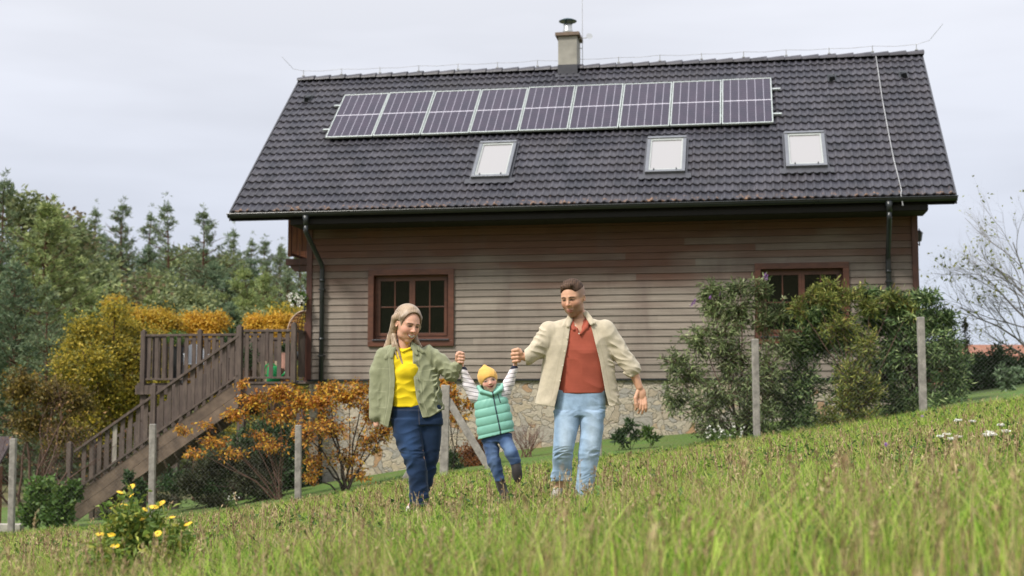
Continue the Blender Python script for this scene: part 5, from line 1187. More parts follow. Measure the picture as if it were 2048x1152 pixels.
def weeds(rng, n_, name):
    u = rng.random(n_); y = 4.5*(24/4.5)**(u**.8); x = rng.uniform(-1, 1, n_)*(.42*y+.8); k = infield(x, y); x, y = x[k], y[k]; n_ = len(x); LV = []
    g = 9; idx = np.repeat(np.arange(n_), g); c = np.stack([x, y, gz(x, y)+.01], 1)[idx]; hh = rng.uniform(.02, .15, (n_, 1))[idx]*rng.random((n_*g, 1)); pos = c+np.concatenate([rng.normal(size=(n_*g, 2))*.025, hh], 1)
    d = rng.normal(size=(n_*g, 3)); d[:, 2] = np.abs(d[:, 2])*.7+.1; d /= np.linalg.norm(d, axis=1, keepdims=True); s = np.cross(d, rng.normal(size=d.shape)); s /= np.linalg.norm(s, axis=1, keepdims=True)
    sc = rng.uniform(.6, 1.5, n_*g); V, Fs = leaves(pos, d, s, .045*sc, .018*sc); return npmesh(name, V, Fs, M_weed)
M_weed = lm('meadow_weed_leaves', [(0, (.035, .075, .02)), (.45, (.08, .15, .035)), (.8, (.17, .26, .05)), (1, (.28, .30, .07))], nscale=1.5)
tag(weeds(rng, 3800, 'meadow_weeds'), 'small broad leaved weeds mixed into the meadow grass', 'weeds', kind='stuff')
tag(blade_field(rng, 5200, 2.0, 4.6, .10, .25, lambda y: .004+0*y, 'tall_near_grass', M_grass, lean=.8, bias=1, clip=infield), 'tall loose grass blades closest to the camera', 'grass', kind='stuff')
tag(blade_field(rng, 120000, 20, 40, .03, .09, lambda y: .009+0*y, 'lawn_grass', M_lb, lean=.6, bias=1, clip=lambda x, y: (y > FEN(x)+.1)), 'short bright green lawn grass between the fence and the house', 'grass', kind='stuff')
# ================================================================ PEOPLE
# Each figure is modelled as a volume (joints, cross sections) and skinned with surface nets.
# Working units: u = photo pixels at the figure's distance (about 4 mm); axes x right, d away, y down.
Y0P = 10.6
class Vol:
    def __init__(s, lo, hi, st=1.0):
        s.lo = np.array(lo, float); s.st = st; s.n = np.ceil((np.array(hi)-s.lo)/st).astype(int)+1
        s.ax = [(s.lo[i]+np.arange(s.n[i])*st).astype(np.float32) for i in range(3)]
        s.D = np.full(s.n, 9.0, np.float32)
    def sub(s, lo, hi, pad):
        r = []
        for i in range(3):
            a = int(max(0, math.floor((lo[i]-pad-s.lo[i])/s.st))); b = int(min(s.n[i], math.ceil((hi[i]+pad-s.lo[i])/s.st)+1)); r.append(slice(a, max(a, b)))
        return tuple(r), s.ax[0][r[0]][:, None, None], s.ax[1][r[1]][None, :, None], s.ax[2][r[2]][None, None, :]
    def put(s, sl, dist, k):
        a = s.D[sl]
        if a.size == 0: return
        if k <= 0: s.D[sl] = np.minimum(a, dist); return
        h = np.clip(.5+.5*(a-dist)/k, 0, 1); s.D[sl] = a*(1-h)+dist*h-k*h*(1-h)
    def cut(s, sl, dist, k=0):
        """remove the region dist<0"""
        a = s.D[sl]
        if a.size == 0: return
        if k <= 0: s.D[sl] = np.maximum(a, -dist); return
        h = np.clip(.5-.5*(a+dist)/k, 0, 1); s.D[sl] = a*(1-h)-dist*h+k*h*(1-h)
    def cap(s, a, b, ra, rb, k=3, e=1.0):
        """rounded cone; points (x, y, d); e flattens (<1) along the depth"""
        a = np.array((a[0], a[2], a[1]), float); b = np.array((b[0], b[2], b[1]), float); R_ = max(ra, rb)
        sl, x, d, y = s.sub(np.minimum(a, b)-R_, np.maximum(a, b)+R_, k+3)
        ab = b-a; L2 = ab.dot(ab)+1e-9
        t = np.clip(((x-a[0])*ab[0]+(d-a[1])*ab[1]+(y-a[2])*ab[2])/L2, 0, 1)
        dist = np.sqrt((x-a[0]-t*ab[0])**2+((d-a[1]-t*ab[1])/e)**2+(y-a[2]-t*ab[2])**2)-(ra+(rb-ra)*t)
        s.put(sl, dist, k)
    def chain(s, pts, rs, k=3, e=1.0):
        for i in range(len(pts)-1): s.cap(pts[i], pts[i+1], rs[i], rs[i+1], k, e)
    def ell(s, c, r, k=3, M=None, cut=False):
        """c = (x, y, d); r along local x, d, y; M rows = local axes in (x, d, y)"""
        c = np.array((c[0], c[2], c[1]), float); R_ = max(r); sl, x, d, y = s.sub(c-R_, c+R_, k+3)
        X, Dd, Yy = x-c[0], d-c[1], y-c[2]
        if M is None: q = (X/r[0], Dd/r[1], Yy/r[2])
        else: q = tuple((X*M[i][0]+Dd*M[i][1]+Yy*M[i][2])/r[i] for i in range(3))
        n1 = np.sqrt(q[0]**2+q[1]**2+q[2]**2)+1e-6; n2 = np.sqrt((q[0]/r[0])**2+(q[1]/r[1])**2+(q[2]/r[2])**2)+1e-6
        dist = n1*(n1-1)/n2
        (s.cut if cut else s.put)(sl, dist, k)
    def stack(s, rows, k=3, p=2.3, warp=None, rnd=2.0):
        """rows of (y, x centre, d centre, half width, half depth)"""
        R_ = np.array(rows, float); y0, y1 = R_[0, 0], R_[-1, 0]
        lo = ((R_[:, 1]-R_[:, 3]).min(), (R_[:, 2]-R_[:, 4]).min(), y0); hi = ((R_[:, 1]+R_[:, 3]).max(), (R_[:, 2]+R_[:, 4]).max(), y1)
        sl, x, d, y = s.sub(lo, hi, k+4)
        it = lambda j: np.interp(y, R_[:, 0], R_[:, j]).astype(np.float32)
        cx, cd, rx, rd = it(1), it(2), it(3), it(4)
        q = (np.abs((x-cx)/rx)**p+np.abs((d-cd)/rd)**p)**(1/p)
        dist = (q-1)*np.minimum(rx, rd)*1.0
        cap_ = np.maximum(y0-y, y-y1)
        dist = np.where((dist > -rnd) & (cap_ > -rnd), np.sqrt(np.maximum(dist+rnd, 0)**2+np.maximum(cap_+rnd, 0)**2)-rnd, np.maximum(dist, cap_))
        s.put(sl, dist, k)
    def full(s): return s.ax[0][:, None, None], s.ax[1][None, :, None], s.ax[2][None, None, :]
    def mesh(s):
        D = s.D; sg = D < 0
        c = [sg[i:sg.shape[0]-1+i, j:sg.shape[1]-1+j, k:sg.shape[2]-1+k] for i in (0, 1) for j in (0, 1) for k in (0, 1)]
        al = c[0].copy(); an = c[0].copy()
        for q in c[1:]: al &= q; an |= q
        act = an & ~al; I = np.argwhere(act); ids = np.full(act.shape, -1, np.int64); ids[act] = np.arange(len(I))
        off = np.array([(i, j, k) for i in (0, 1) for j in (0, 1) for k in (0, 1)])
        v = np.stack([D[I[:, 0]+o[0], I[:, 1]+o[1], I[:, 2]+o[2]] for o in off], 1)
        pos = np.zeros((len(I), 3)); cnt = np.zeros((len(I), 1))
        for a in range(8):
            for b in range(a+1, 8):
                if np.abs(off[a]-off[b]).sum() == 1:
                    va, vb = v[:, a], v[:, b]; m = (va < 0) != (vb < 0); t = np.where(m, va/(va-vb+1e-12*(va == vb)), 0)[:, None]
                    pos += m[:, None]*(off[a]+t*(off[b]-off[a])); cnt += m[:, None]
        V = s.lo+(I+pos/np.maximum(cnt, 1))*s.st
        Fs = []
        for axis in range(3):
            A = [slice(1, -1)]*3; A[axis] = slice(0, -1); Bx = [slice(1, -1)]*3; Bx[axis] = slice(1, None)
            s0, s1 = sg[tuple(A)], sg[tuple(Bx)]; cr_ = np.argwhere(s0 != s1)
            if not len(cr_): continue
            f0 = s0[tuple(cr_.T)]; base = cr_.copy(); o1, o2 = [a for a in range(3) if a != axis]
            base[:, o1] += 1; base[:, o2] += 1
            def g(da, db):
                q = base.copy(); q[:, o1] -= da; q[:, o2] -= db; return ids[q[:, 0], q[:, 1], q[:, 2]]
            quad = np.stack([g(1, 1), g(0, 1), g(0, 0), g(1, 0)], 1)
            if axis == 1: quad = quad[:, ::-1]
            quad[~f0] = quad[~f0][:, ::-1]
            Fs.append(quad[:, ::-1])        # the y-down axis mirrors the handedness
        return V, np.concatenate(Fs)
def relax(V, Fq, it=2, lam=.5):
    n = len(V); e = np.concatenate([Fq[:, [0, 1]], Fq[:, [1, 2]], Fq[:, [2, 3]], Fq[:, [3, 0]]]); e = np.concatenate([e, e[:, ::-1]])
    cnt = np.bincount(e[:, 0], minlength=n)[:, None]
    for _ in range(it):
        S = np.stack([np.bincount(e[:, 0], V[e[:, 1], i], n) for i in range(3)], 1)/np.maximum(cnt, 1); V = V+(S-V)*lam
    return V
def wpos(V): return Pn(V[:, 0], V[:, 2], Y0P+V[:, 1]*Y0P/F)
def skin(vol, name, mt, parent, origin, colf=None, it=1):
    V, Fq = vol.mesh(); V = relax(V, Fq, it); col = colf(V) if colf is not None else None
    o = npmesh(name, wpos(V)-np.array(origin), [Fq], mt, parent, smooth=True, col=col); return o
_rs = np.random.default_rng(99)
def sines(n, f0, f1, aniso=(1, 1, 1)):
    K = _rs.normal(size=(n, 3)); K /= np.linalg.norm(K, axis=1, keepdims=True); K *= _rs.uniform(f0, f1, (n, 1)); K *= np.array(aniso); ph = _rs.uniform(0, 6.28, n)
    return lambda x, d, y: sum(np.sin(K[i, 0]*x+K[i, 1]*d+K[i, 2]*y+ph[i]) for i in range(n))/math.sqrt(n)
def folds(vol, amp, f0, f1, aniso=(1, 1, 1), n=5, sharp=True, mask=None):
    x, d, y = vol.full(); m = np.abs(vol.D) < 6
    I = np.argwhere(m); X, Dd, Yy = vol.ax[0][I[:, 0]], vol.ax[1][I[:, 1]], vol.ax[2][I[:, 2]]
    w = sines(3, f0*.35, f0*.5)(X, Dd, Yy)*6
    f = sines(n, f0, f1, aniso)(X+w, Dd, Yy+w*.7)
    if sharp: f = (1-np.abs(f)*1.2)*np.clip(.85+.9*sines(4, .035, .085)(X, Dd, Yy), .12, 1.7)-.1
    a = amp if mask is None else amp*mask(X, Dd, Yy)
    vol.D[m] -= a*f
def frame(yaw, pitch, roll):
    r = np.array([1., 0, 0]); u = np.array([0, 0, -1.]); f = np.array([0, -1., 0])
    c, s = math.cos(pitch), math.sin(pitch); f, u = f*c-u*s, u*c+f*s
    def ry(v): c, s = math.cos(yaw), math.sin(yaw); return np.array([v[0]*c-v[1]*s, v[0]*s+v[1]*c, v[2]])
    def rr(v): c, s = math.cos(roll), math.sin(roll); return np.array([v[0]*c-v[2]*s, v[1], v[0]*s+v[2]*c])
    return [rr(ry(v)) for v in (r, u, f)]
class Head:
    def __init__(s, c, h, yaw, pitch, roll, wide=1.0, my=-.275, ex=.122):
        s.my, s.ex = my, ex
        s.c = np.array((c[0], c[2], c[1]), float); s.h = h; s.r, s.u, s.f = frame(yaw, pitch, roll); s.w = wide
    def at(s, x, y, z):     # local -> (x, y, d)
        p = s.c+(s.r*x*s.w+s.u*y+s.f*z)*s.h; return (p[0], p[2], p[1])
    def loc(s, V):
        q = (V-s.c)/s.h; return (q@s.r)/s.w, q@s.u, q@s.f
    def M(s): return [s.r, s.f, s.u]       # ellipsoid axes: across, depth, up
    def e(s, vol, x, y, z, rx, ry, rz, k=.05, cut=False):
        vol.ell(s.at(x, y, z), (rx*s.h*s.w, rz*s.h, ry*s.h), k*s.h, s.M(), cut)
    def build(s, vol, jaw=1.0, child=False, mouth=.0):
        e = lambda *a, **k: s.e(vol, *a, **k)
        e(0, .13, -.06, .325, .365, .40)
        e(0, -.06, .06, .275, .36, .30, k=.12)
        e(0, -.27, .07, .205*jaw, .19, .24, k=.12)
        e(0, -.42, .21, .085*jaw, .07, .08, k=.07)
        for sx in (-1, 1):
            e(sx*.155, -.12, .20, .11, .11, .11, k=.08)
            e(sx*.185*jaw, -.29, .02, .05, .08, .11, k=.08)
            vol.cap(s.at(sx*.05, .095, .335), s.at(sx*.19, .085, .27), .032*s.h, .026*s.h, .05*s.h)
            e(sx*(s.ex+.003), .015, .40, .075, .045, .075, k=.05, cut=True)
            e(sx*s.ex, .012, .275, .062, .052, .062, k=.02)
            e(sx*.335, -.03, -.04, .028, .095, .055, k=.02); e(sx*.345, -.03, -.025, .018, .06, .03, k=.02, cut=True)
        if child:
            vol.cap(s.at(0, .0, .34), s.at(0, -.10, .39), .022*s.h, .042*s.h, .05*s.h)
        else:
            vol.cap(s.at(0, .07, .33), s.at(0, -.105, .425), .026*s.h, .040*s.h, .045*s.h)
        for sx in (-1, 1): e(sx*.042, -.118, .365, .032, .028, .04, k=.03)
        e(0, s.my+.025, .315, .10, .030, .05, k=.03); e(0, s.my-.025, .31, .085, .030, .05, k=.03)
        if mouth > 0: e(0, s.my, .375, .085+.3*mouth, mouth, .05, k=.015, cut=True)
    def paint(s, V, base, lips, brow, eye=(.03, .02, .015), smile=0., stub=None, rosy=None, teeth=True, eyes_open=.016):
        x, y, z = s.loc(V); col = np.tile(np.array(base), (len(V), 1)); on = (z > .12) & (np.abs(x) < .4) & (y > -.5) & (y < .5)
        def lay(m, c, a=1.0):
            m = np.clip(m, 0, 1)[:, None]*a*on[:, None]; col[:] = col*(1-m)+np.array(c)*m
        ss = lambda v, w: np.clip(.5-v/w, 0, 1)
        if rosy is not None:
            for sx in (-1, 1): lay(ss(np.hypot((x-sx*.17)/.11, (y+.11)/.09)-1, .8), rosy, .5)
            lay(ss(np.hypot((x)/.05, (y+.10)/.05)-1, .8), rosy, .4)
        if stub is not None:
            lo = -.16-.06*np.cos(np.clip(np.abs(x)/.2, 0, 1)*3.14); m = ss(y-lo, .10)*ss(-z, .3)*(y > -.56); col[:] = col*(1-m[:, None]*.55)+np.array(stub)*m[:, None]*.55
        for sx in (-1, 1):
            cx = sx*s.ex; ex = (x-cx)
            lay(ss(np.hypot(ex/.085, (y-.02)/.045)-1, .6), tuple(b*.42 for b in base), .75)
            if eyes_open > .02: lay(ss(np.hypot(ex/.055, (y-.012)/eyes_open)-1, .4), (.62, .58, .55), .8)
            lay(ss(np.hypot(ex/.034, (y-.014)/(eyes_open+.006))-1, .4), eye)
            lay(ss(np.abs(y-.014-eyes_open*.9+ex*ex*5)-.011, .014)*(np.abs(ex) < .066), eye, .9)
            lay(ss(np.abs(y-.098+np.abs(np.abs(x)-s.ex+.012)*.22)-.014, .016)*ss(np.abs(np.abs(x)-s.ex-.003)-.075, .03), brow, .85)
        cv = smile*(x/.12)**2
        ym = y-s.my-cv; wd = .095+smile*.9
        lay(ss(np.hypot(x/wd, ym/.052)-1, .3), lips, .95)
        if smile > .03:
            lay(ss(np.hypot(x/(wd*.86), (ym-.004)/.035)-1, .3), (.10, .025, .022), .95)
            if teeth: lay(ss(np.hypot(x/(wd*.72), (ym-.008)/.025)-1, .3), (.85, .82, .77), 1.0)
        else:
            lay(ss(np.abs(ym)-.006, .012)*(np.abs(x) < .08), tuple(c*.35 for c in lips), .9)
        for sx in (-1, 1): lay(ss(np.hypot((x-sx*.025)/.014, (y+.135)/.010)-1, .5), tuple(b*.3 for b in base), .7)
        return col
def fist(vol, c, rx, dirs, side, r=3.0, k=.8, thumb=True):
    """four curled fingers stacked down the grip, thumb across; c = (x, y, d) centre of the grip, side = +1 when the knuckles run to the right"""
    x, y, d = c
    vol.ell((x-side*rx*.25, y, d+2), (rx*.62, 5.5, r*4.1*.9), 2.5)
    ln = (1.0, 1.12, 1.05, .85)
    for i in range(4):
        yy = y+(i-1.5)*r*1.95; L_ = rx*ln[i]; rr_ = r*(1.03, 1.06, 1.0, .86)[i]
        vol.chain([(x-side*L_*.55, yy-.6, d-1.5), (x-side*L_*.1, yy-.9, d-6.5), (x+side*L_*.55, yy-.2, d-6.3), (x+side*L_*.78, yy+.5, d-2.2), (x+side*L_*.5, yy+.9, d+1.5)], [rr_, rr_*1.05, rr_, rr_*.95, rr_*.85], k)
    if thumb: vol.chain([(x-side*rx*.75, y+r*1.2, d-1), (x-side*rx*.72, y-r*1.8, d-5), (x-side*rx*.15, y-r*3.5, d-7), (x+side*rx*.25, y-r*3.3, d-6.5)], [r*1.15, r*1.15, r*1.05, r*.9], k)
def cloth(name, c=None, var=.12, rough=.85, fine=220, bump=.25, twill=0, spec=.2, sheen=.15):
    n = N(name); v = n.co(); f = n.noise(18, v, 4, .6); k = n.mr(f, .3, .7, 1-var, 1+var); kk = n.n('ShaderNodeCombineColor', {0: k, 1: k, 2: k})
    base = n.n('ShaderNodeVertexColor', layer_name='col').outputs['Color']
    col = n.mix(1.0, base, kk.outputs[0], 'MULTIPLY'); fb = n.noise(fine, v, 2)
    return n.out(col, rough, n.bump(fb, bump, .003), **{'Specular IOR Level': spec, 'Sheen Weight': sheen})
M_skin = cloth('skin', var=.05, rough=.5, bump=.06, spec=.35, sheen=0); M_skin.node_tree.nodes['Principled BSDF'].inputs['Subsurface Weight'].default_value = .08; M_skin.node_tree.nodes['Principled BSDF'].inputs['Subsurface Radius'].default_value = (.02, .008, .004)
M_cloth = cloth('woven_cloth'); M_knit = cloth('fine_knit', var=.06, fine=160, bump=.4); M_denim = cloth('denim', var=.16, fine=260, bump=.35); M_quilt = cloth('quilted_nylon', var=.04, rough=.5, bump=.05, spec=.4)
M_leather = cloth('shoe_material', var=.15, rough=.6, bump=.15); M_hair = cloth('hair_strands', var=.25, rough=.45, fine=90, bump=.4, spec=.45)
const = lambda c: (lambda V: np.tile(np.array(c, float), (len(V), 1)))
def lay(col, m, c, a=1.0):
    m = np.clip(m, 0, 1)[:, None]*a; return col*(1-m)+np.array(c)*m
ss = lambda v, w: np.clip(.5-v/w, 0, 1)
def streak(V, base, hi, f=1.3, seed=0):
    g = np.random.default_rng(seed); a = sum(np.sin(V[:, 0]*f*g.uniform(.6, 1.6)+V[:, 1]*f*g.uniform(-1, 1)+g.uniform(0, 6)+V[:, 2]*f*.12*g.normal()) for _ in range(5))/2.2
    t = np.clip(.5+.5*a, 0, 1)[:, None]; return np.array(base)*(1-t)+np.array(hi)*t
def button(parent, origin, pts, r, c, name='button'):
    m = MB()
    for (x, y, d) in pts: m.lathe((0, 0, 0), [(0, 0)], 3) if False else None
    for (x, y, d) in pts:
        w = P(x, y, Y0P+d*Y0P/F)-Vector(origin); k = r*Y0P/F; b = MB(); b.tube([w+Vector((0, k*.5, 0)), w+Vector((0, -k*.5, 0))], k, 10); b.build(name, c, parent, smooth=False)
M_metal_b = simple('metal_button', (.45, .43, .40), .35, .1, 5, 0, metal=.8); M_horn = simple('pale_button', (.66, .60, .48), .4, .1, 5, 0)

# ---------------------------------------------------------------- the woman
FW = P(838, 1034, Y0P); oW = HZ(FW); oW.z = FW.z
hd = Head((815.3, 649, -3), 71.5, math.radians(31), math.radians(9), math.radians(8), .98)
v = Vol((735, -42, 608), (940, 34, 1040))
hd.build(v, .96, mouth=.028)
v.chain([hd.at(0, -.25, -.1), (808, 688, 4), (806, 704, 5)], [13.5, 11, 13], 5)
v.stack([(702, 808, 5, 34, 10), (715, 812, 4, 44, 14), (745, 814, 3, 36, 15), (790, 822, 3, 30, 14), (830, 834, 3, 42, 17), (850, 836, 3, 40, 17)], 5)
v.chain([(772, 712, 5), (757, 775, 6), (752, 832, 0), (753, 850, -2)], [10, 8, 6, 6], 4)
v.chain([(856, 706, 4), (905, 744, -4), (917, 727, -11)], [10, 8, 5.2], 4)
fist(v, (920, 716, -12), 8.6, None, 1, 3.1)
v.chain([(824, 850, 2), (838, 920, -8), (849, 1004, -6), (850, 1020, -6)], [16, 11, 7, 6.5], 4); v.chain([(858, 850, 5), (858, 915, 8), (850, 968, 15), (822, 1012, 16)], [15, 10, 7, 6], 4)
v.cap((850, 1016, -6), (852, 1026, -14), 6, 5, 3); v.cap((822, 1012, 16), (818, 1022, 12), 6, 5, 3)
SKW = (.60, .335, .235)
def colW(V):
    c = hd.paint(V, SKW, (.42, .10, .09), (.09, .05, .03), smile=.05, rosy=(.64, .27, .20), eyes_open=.009)
    return c
woman = skin(v, 'person', M_skin, None, oW, colW); woman.location = oW
tag(woman, 'laughing woman in olive jacket, yellow top and dark jeans holding the child by one hand', 'person')
# hair
v = Vol((760, -46, 602), (860, 30, 745))
hd.e(v, 0, .155, -.075, .385, .425, .46, k=.0)
hd.e(v, -.02, .02, .42, .33, .405, .42, k=.03, cut=True); hd.e(v, .02, -.35, .25, .33, .30, .42, k=.04, cut=True)
L3 = lambda *p: [hd.at(*q) if len(q) == 3 else q for q in p]
v.chain([hd.at(-.29, .24, .0), hd.at(-.36, .10, -.16), (784, 676, 8), (775, 698, 8)], [7, 7, 6.5, 3.5], 3)
v.chain([hd.at(-.30, .12, -.15), (783, 672, 10), (772, 697, 10), (768, 705, 10)], [9, 8, 5.5, 2.5], 3)
v.chain([(786, 652, 6), (787, 668, 0), (793, 690, -12), (800, 712, -15), (807, 733, -17), (810, 741, -17)], [3.8, 3.4, 2.9, 2.4, 1.6, .6], 1.2)
v.chain([(787, 655, 5), (784, 672, 0), (787, 694, -9), (795, 716, -14), (801, 728, -16)], [3.4, 3, 2.4, 1.7, .6], 1.2)
v.chain([(788, 672, -1), (788, 690, -6), (790, 704, -9)], [5.5, 4.5, 2], 2)
v.chain([hd.at(.30, .16, .02), hd.at(.36, -.05, -.02), hd.at(.33, -.26, -.02)], [6.5, 6, 4], 3); v.chain([hd.at(.25, -.1, -.2), (832, 684, 14), (842, 694, 14)], [9, 6, 3], 3)
v.cap(hd.at(-.05, .47, .10), hd.at(-.31, .20, .12), 6, 5, 3); v.cap(hd.at(.0, .47, .10), hd.at(.28, .25, .12), 5.5, 4.5, 3)
hd.e(v, -.37, -.03, .03, .09, .13, .13, k=.03, cut=True)
folds(v, .40, .9, 1.5, (1, .8, .12), 5)
skin(v, 'hair', M_hair, woman, oW, lambda V: lay(streak(V, (.17, .11, .068), (.44, .325, .215), 2.5, 2), ss(.17-hd.loc(V)[2], .12)*(hd.loc(V)[1] > .0)*ss(hd.loc(V)[1]-.40, .08), (.13, .08, .05), .6))
# yellow top
v = Vol((765, -34, 688), (860, 34, 830))
v.stack([(693, 808, 3, 16, 12), (700, 808, 3, 28, 14), (712, 809, 2, 40, 17), (745, 810, 1, 37, 20), (775, 812, 1, 34, 19), (798, 815, 1, 35, 18), (814, 818, 1, 36, 19)], 0, 2.2)
v.ell((816, 742, -14), (20, 10, 17), 6)
folds(v, 1.0, .10, .24, (1, 1, 1.4), 5, mask=lambda X, D_, Y_: np.clip((Y_-700)/20, .2, 1))
v.chain([(796, 698, -8), (806, 703, -13), (822, 696, -10)], [2.2, 2.4, 2.2], 1.5)
x, d, y = v.full(); hd_c = hd.at(0, -.45, .0); v.ell((808, 690, -2), (13, 14, 8), 2, cut=True)
skin(v, 'sweater', M_knit, woman, oW, lambda V: lay(np.tile([.70, .52, .010], (len(V), 1)), ss(np.abs(V[:, 2]-806)-1, 1.2), (.55, .40, .01), .5))
# jeans
NAVY = (.007, .021, .056)
v = Vol((775, -34, 806), (892, 34, 1022))
v.stack([(810, 832, 2, 47, 19), (830, 834, 2, 51, 20), (850, 836, 2, 50, 20)], 4, 2.4)
v.stack([(838, 814, 0, 31, 20), (872, 816, -4, 29, 19), (900, 823, -8, 24, 17), (935, 833, -8, 20, 16), (970, 837, -7, 18.5, 15), (1000, 839, -6, 20, 16), (1013, 840, -6, 21, 16)], 5, 2.3)
v.stack([(838, 858, 5, 26, 19), (872, 859, 7, 24, 18), (900, 858, 8, 22, 16), (935, 853, 12, 20, 15), (970, 846, 16, 18, 14), (996, 836, 18, 17, 13)], 4, 2.3)
folds(v, 1.1, .09, .20, (1, 1, 1.3), 5); folds(v, .7, .22, .4, (.5, .5, 1.8), 4, mask=lambda X, D_, Y_: np.clip((Y_-960)/30, 0, 1)+np.exp(-((Y_-905)/14)**2))
def colJ(V):
    c = np.tile(np.array(NAVY), (len(V), 1)); x_, y_ = V[:, 0], V[:, 2]
    c = lay(c, ss(np.hypot((x_-815)/18, (y_-890)/45)-1, 1.2), (.03, .07, .17), .6)
    c = lay(c, ss(np.abs(y_-1008)-.8, 1), (.16, .14, .18), .5); c = lay(c, ss(np.abs(x_-837-(y_-815)*.05)-.7, .8)*(y_ < 850), (.12, .10, .09), .5)
    return lay(c, ss(np.abs(y_-820+(x_-800)*.0)-.7, .8), (.09, .09, .13), .4)
skin(v, 'jeans', M_denim, woman, oW, colJ)
# jacket
OLV = (.235, .245, .150)
v = Vol((730, -36, 676), (932, 36, 862))
v.stack([(690, 806, 6, 30, 15), (700, 806, 5, 46, 18), (712, 808, 4, 56, 20), (740, 812, 3, 60, 22), (775, 817, 2, 61, 24), (810, 820, 2, 63, 24), (838, 820, 2, 64, 25), (858, 820, 2, 65, 25)], 0, 2.5)
v.chain([(766, 713, 4), (756, 745, 5), (754, 790, 5), (752, 832, 1)], [16, 16.5, 16, 13.5], 4)
v.chain([(855, 706, 4), (880, 724, 2), (903, 746, -3)], [16.5, 17, 15.5], 4); v.chain([(903, 746, -3), (913, 733, -10)], [15.5, 11], 4)
folds(v, 1.0, .11, .26, (1, 1, .8), 6)
folds(v, 1.3, .20, .34, (1.3, .6, 1.3), 4, mask=lambda X, D_, Y_: np.clip((X-858)/14, 0, 1)+.6*np.clip((768-X)/8, 0, 1))
x, d, y = v.full()
# open front, curved hems
eL = np.interp(y, [690, 701, 730, 759, 790, 813, 853], [792, 785, 788, 790, 788, 785, 777]); eR = np.interp(y, [690, 692, 747, 797, 835], [822, 825, 826, 833, 845])
front = np.maximum(np.maximum(eL-x, x-eR), d-6.0); v.D = np.maximum(v.D, -front-0*v.D)
hem = np.interp(x, [735, 757, 777, 790, 834, 844, 860, 885], [900, 846, 856, 850, 836, 836, 834, 820]); body_zone = (x > 757)
v.D = np.where(np.broadcast_to(body_zone & (x < 890), v.D.shape), np.maximum(v.D, np.broadcast_to(y-hem, v.D.shape)), v.D)
v.ell((808, 684, 2), (17, 15, 13), 2, cut=True)
# collar wings, plackets, pockets stand a little proud
for a, b in (((793, 694, -10), (772, 716, -14)), ((786, 700, -12), (783, 714, -16))): v.cap(a, b, 5.0, 3.2, 2, .42)
for a, b in (((826, 690, -10), (846, 704, -14)), ((826, 694, -12), (834, 708, -16))): v.cap(a, b, 5.2, 3.2, 2, .42)
v.chain([(790, 697, 8), (800, 684, 14), (814, 680, 14), (826, 690, 6)], [4, 4.5, 4.5, 4], 2)
def colA(V):
    x_, y_, d_ = V[:, 0], V[:, 2], V[:, 1]; c = np.tile(np.array(OLV), (len(V), 1)); fr = (d_ < 2); HI = (.40, .405, .27); LO = (.10, .105, .06)
    el = np.interp(y_, [690, 701, 730, 759, 790, 813, 853], [792, 785, 788, 790, 788, 785, 777]); er = np.interp(y_, [690, 692, 747, 797, 835], [822, 825, 826, 833, 845])
    for w_, cc_, a_ in ((el-10, HI, .6), (er+12, HI, .6), (el-1, HI, .5), (er+1.2, HI, .5), (el-11.5, LO, .5), (er+13.5, LO, .5)): c = lay(c, ss(np.abs(x_-w_)-.5, 1)*fr, cc_, a_)
    yk = np.interp(x_, [755, 785], [737, 738]); c = lay(c, ss(np.abs(y_-yk)-.5, 1)*(x_ < 778)*(x_ > 756)*fr, HI, .6); yk2 = 745-(x_-826)*.16; c = lay(c, ss(np.abs(y_-yk2)-.5, 1)*(x_ > 838)*(x_ < 872)*fr, HI, .6)
    for (a, b, q, w) in ((756, 772, 783, 815), (847, 874, 760, 800)):
        box = np.maximum(np.maximum(a-x_, x_-b), np.maximum(q-y_, y_-w)); c = lay(c, ss(np.abs(box)-.5, 1)*fr, HI, .55); c = lay(c, ss(np.abs(y_-q-3)-.5, 1)*(x_ > a)*(x_ < b)*fr, LO, .4)
    hm = np.interp(x_, [757, 777, 790, 834, 844, 860, 885], [846, 856, 850, 836, 836, 834, 820]); c = lay(c, ss(np.abs(y_-hm+3)-.5, 1)*(x_ > 757)*(x_ < 890), HI, .4)
    return c
skin(v, 'jacket', M_cloth, woman, oW, colA)
button(woman, oW, [(831, 722, -21), (835, 757, -23), (836, 779, -24), (839, 805, -25)], 1.9, M_metal_b)
v = Vol((800, -34, 1004), (872, 34, 1046)); v.cap((851, 1026, -8), (853, 1032, -20), 7.5, 6.5, 3); v.cap((819, 1018, 14), (817, 1024, 6), 7.5, 6.5, 3)
x, d, y = v.full(); split(skin(v, 'shoe', M_leather, woman, oW, const((.70, .62, .60))), .01)

# ---------------------------------------------------------------- the man
FM = P(1150, 1000, Y0P); oM = HZ(FM); oM.z = FM.z
hm = Head((1146, 596, -2), 74, math.radians(-24), math.radians(11), math.radians(-4), .95, my=-.285)
v = Vol((1018, -44, 552), (1306, 34, 1006))
hm.build(v, 1.06, mouth=.0)
v.chain([hm.at(0, -.25, -.12), (1157, 632, 8), (1158, 652, 7)], [15, 13, 16], 4); v.cap((1166, 628, 3), (1162, 656, -4), 6, 5, 5)
v.stack([(645, 1158, 6, 38, 12), (660, 1158, 5, 54, 17), (700, 1160, 4, 50, 19), (760, 1162, 3, 44, 18), (800, 1162, 3, 46, 19), (830, 1160, 3, 46, 19)], 6)
v.chain([(1102, 662, 4), (1084, 694, 0), (1056, 714, -8), (1045, 713, -11)], [15, 12, 9.5, 7.6], 4)
fist(v, (1034, 712, -12), 10.5, None, -1, 3.7)
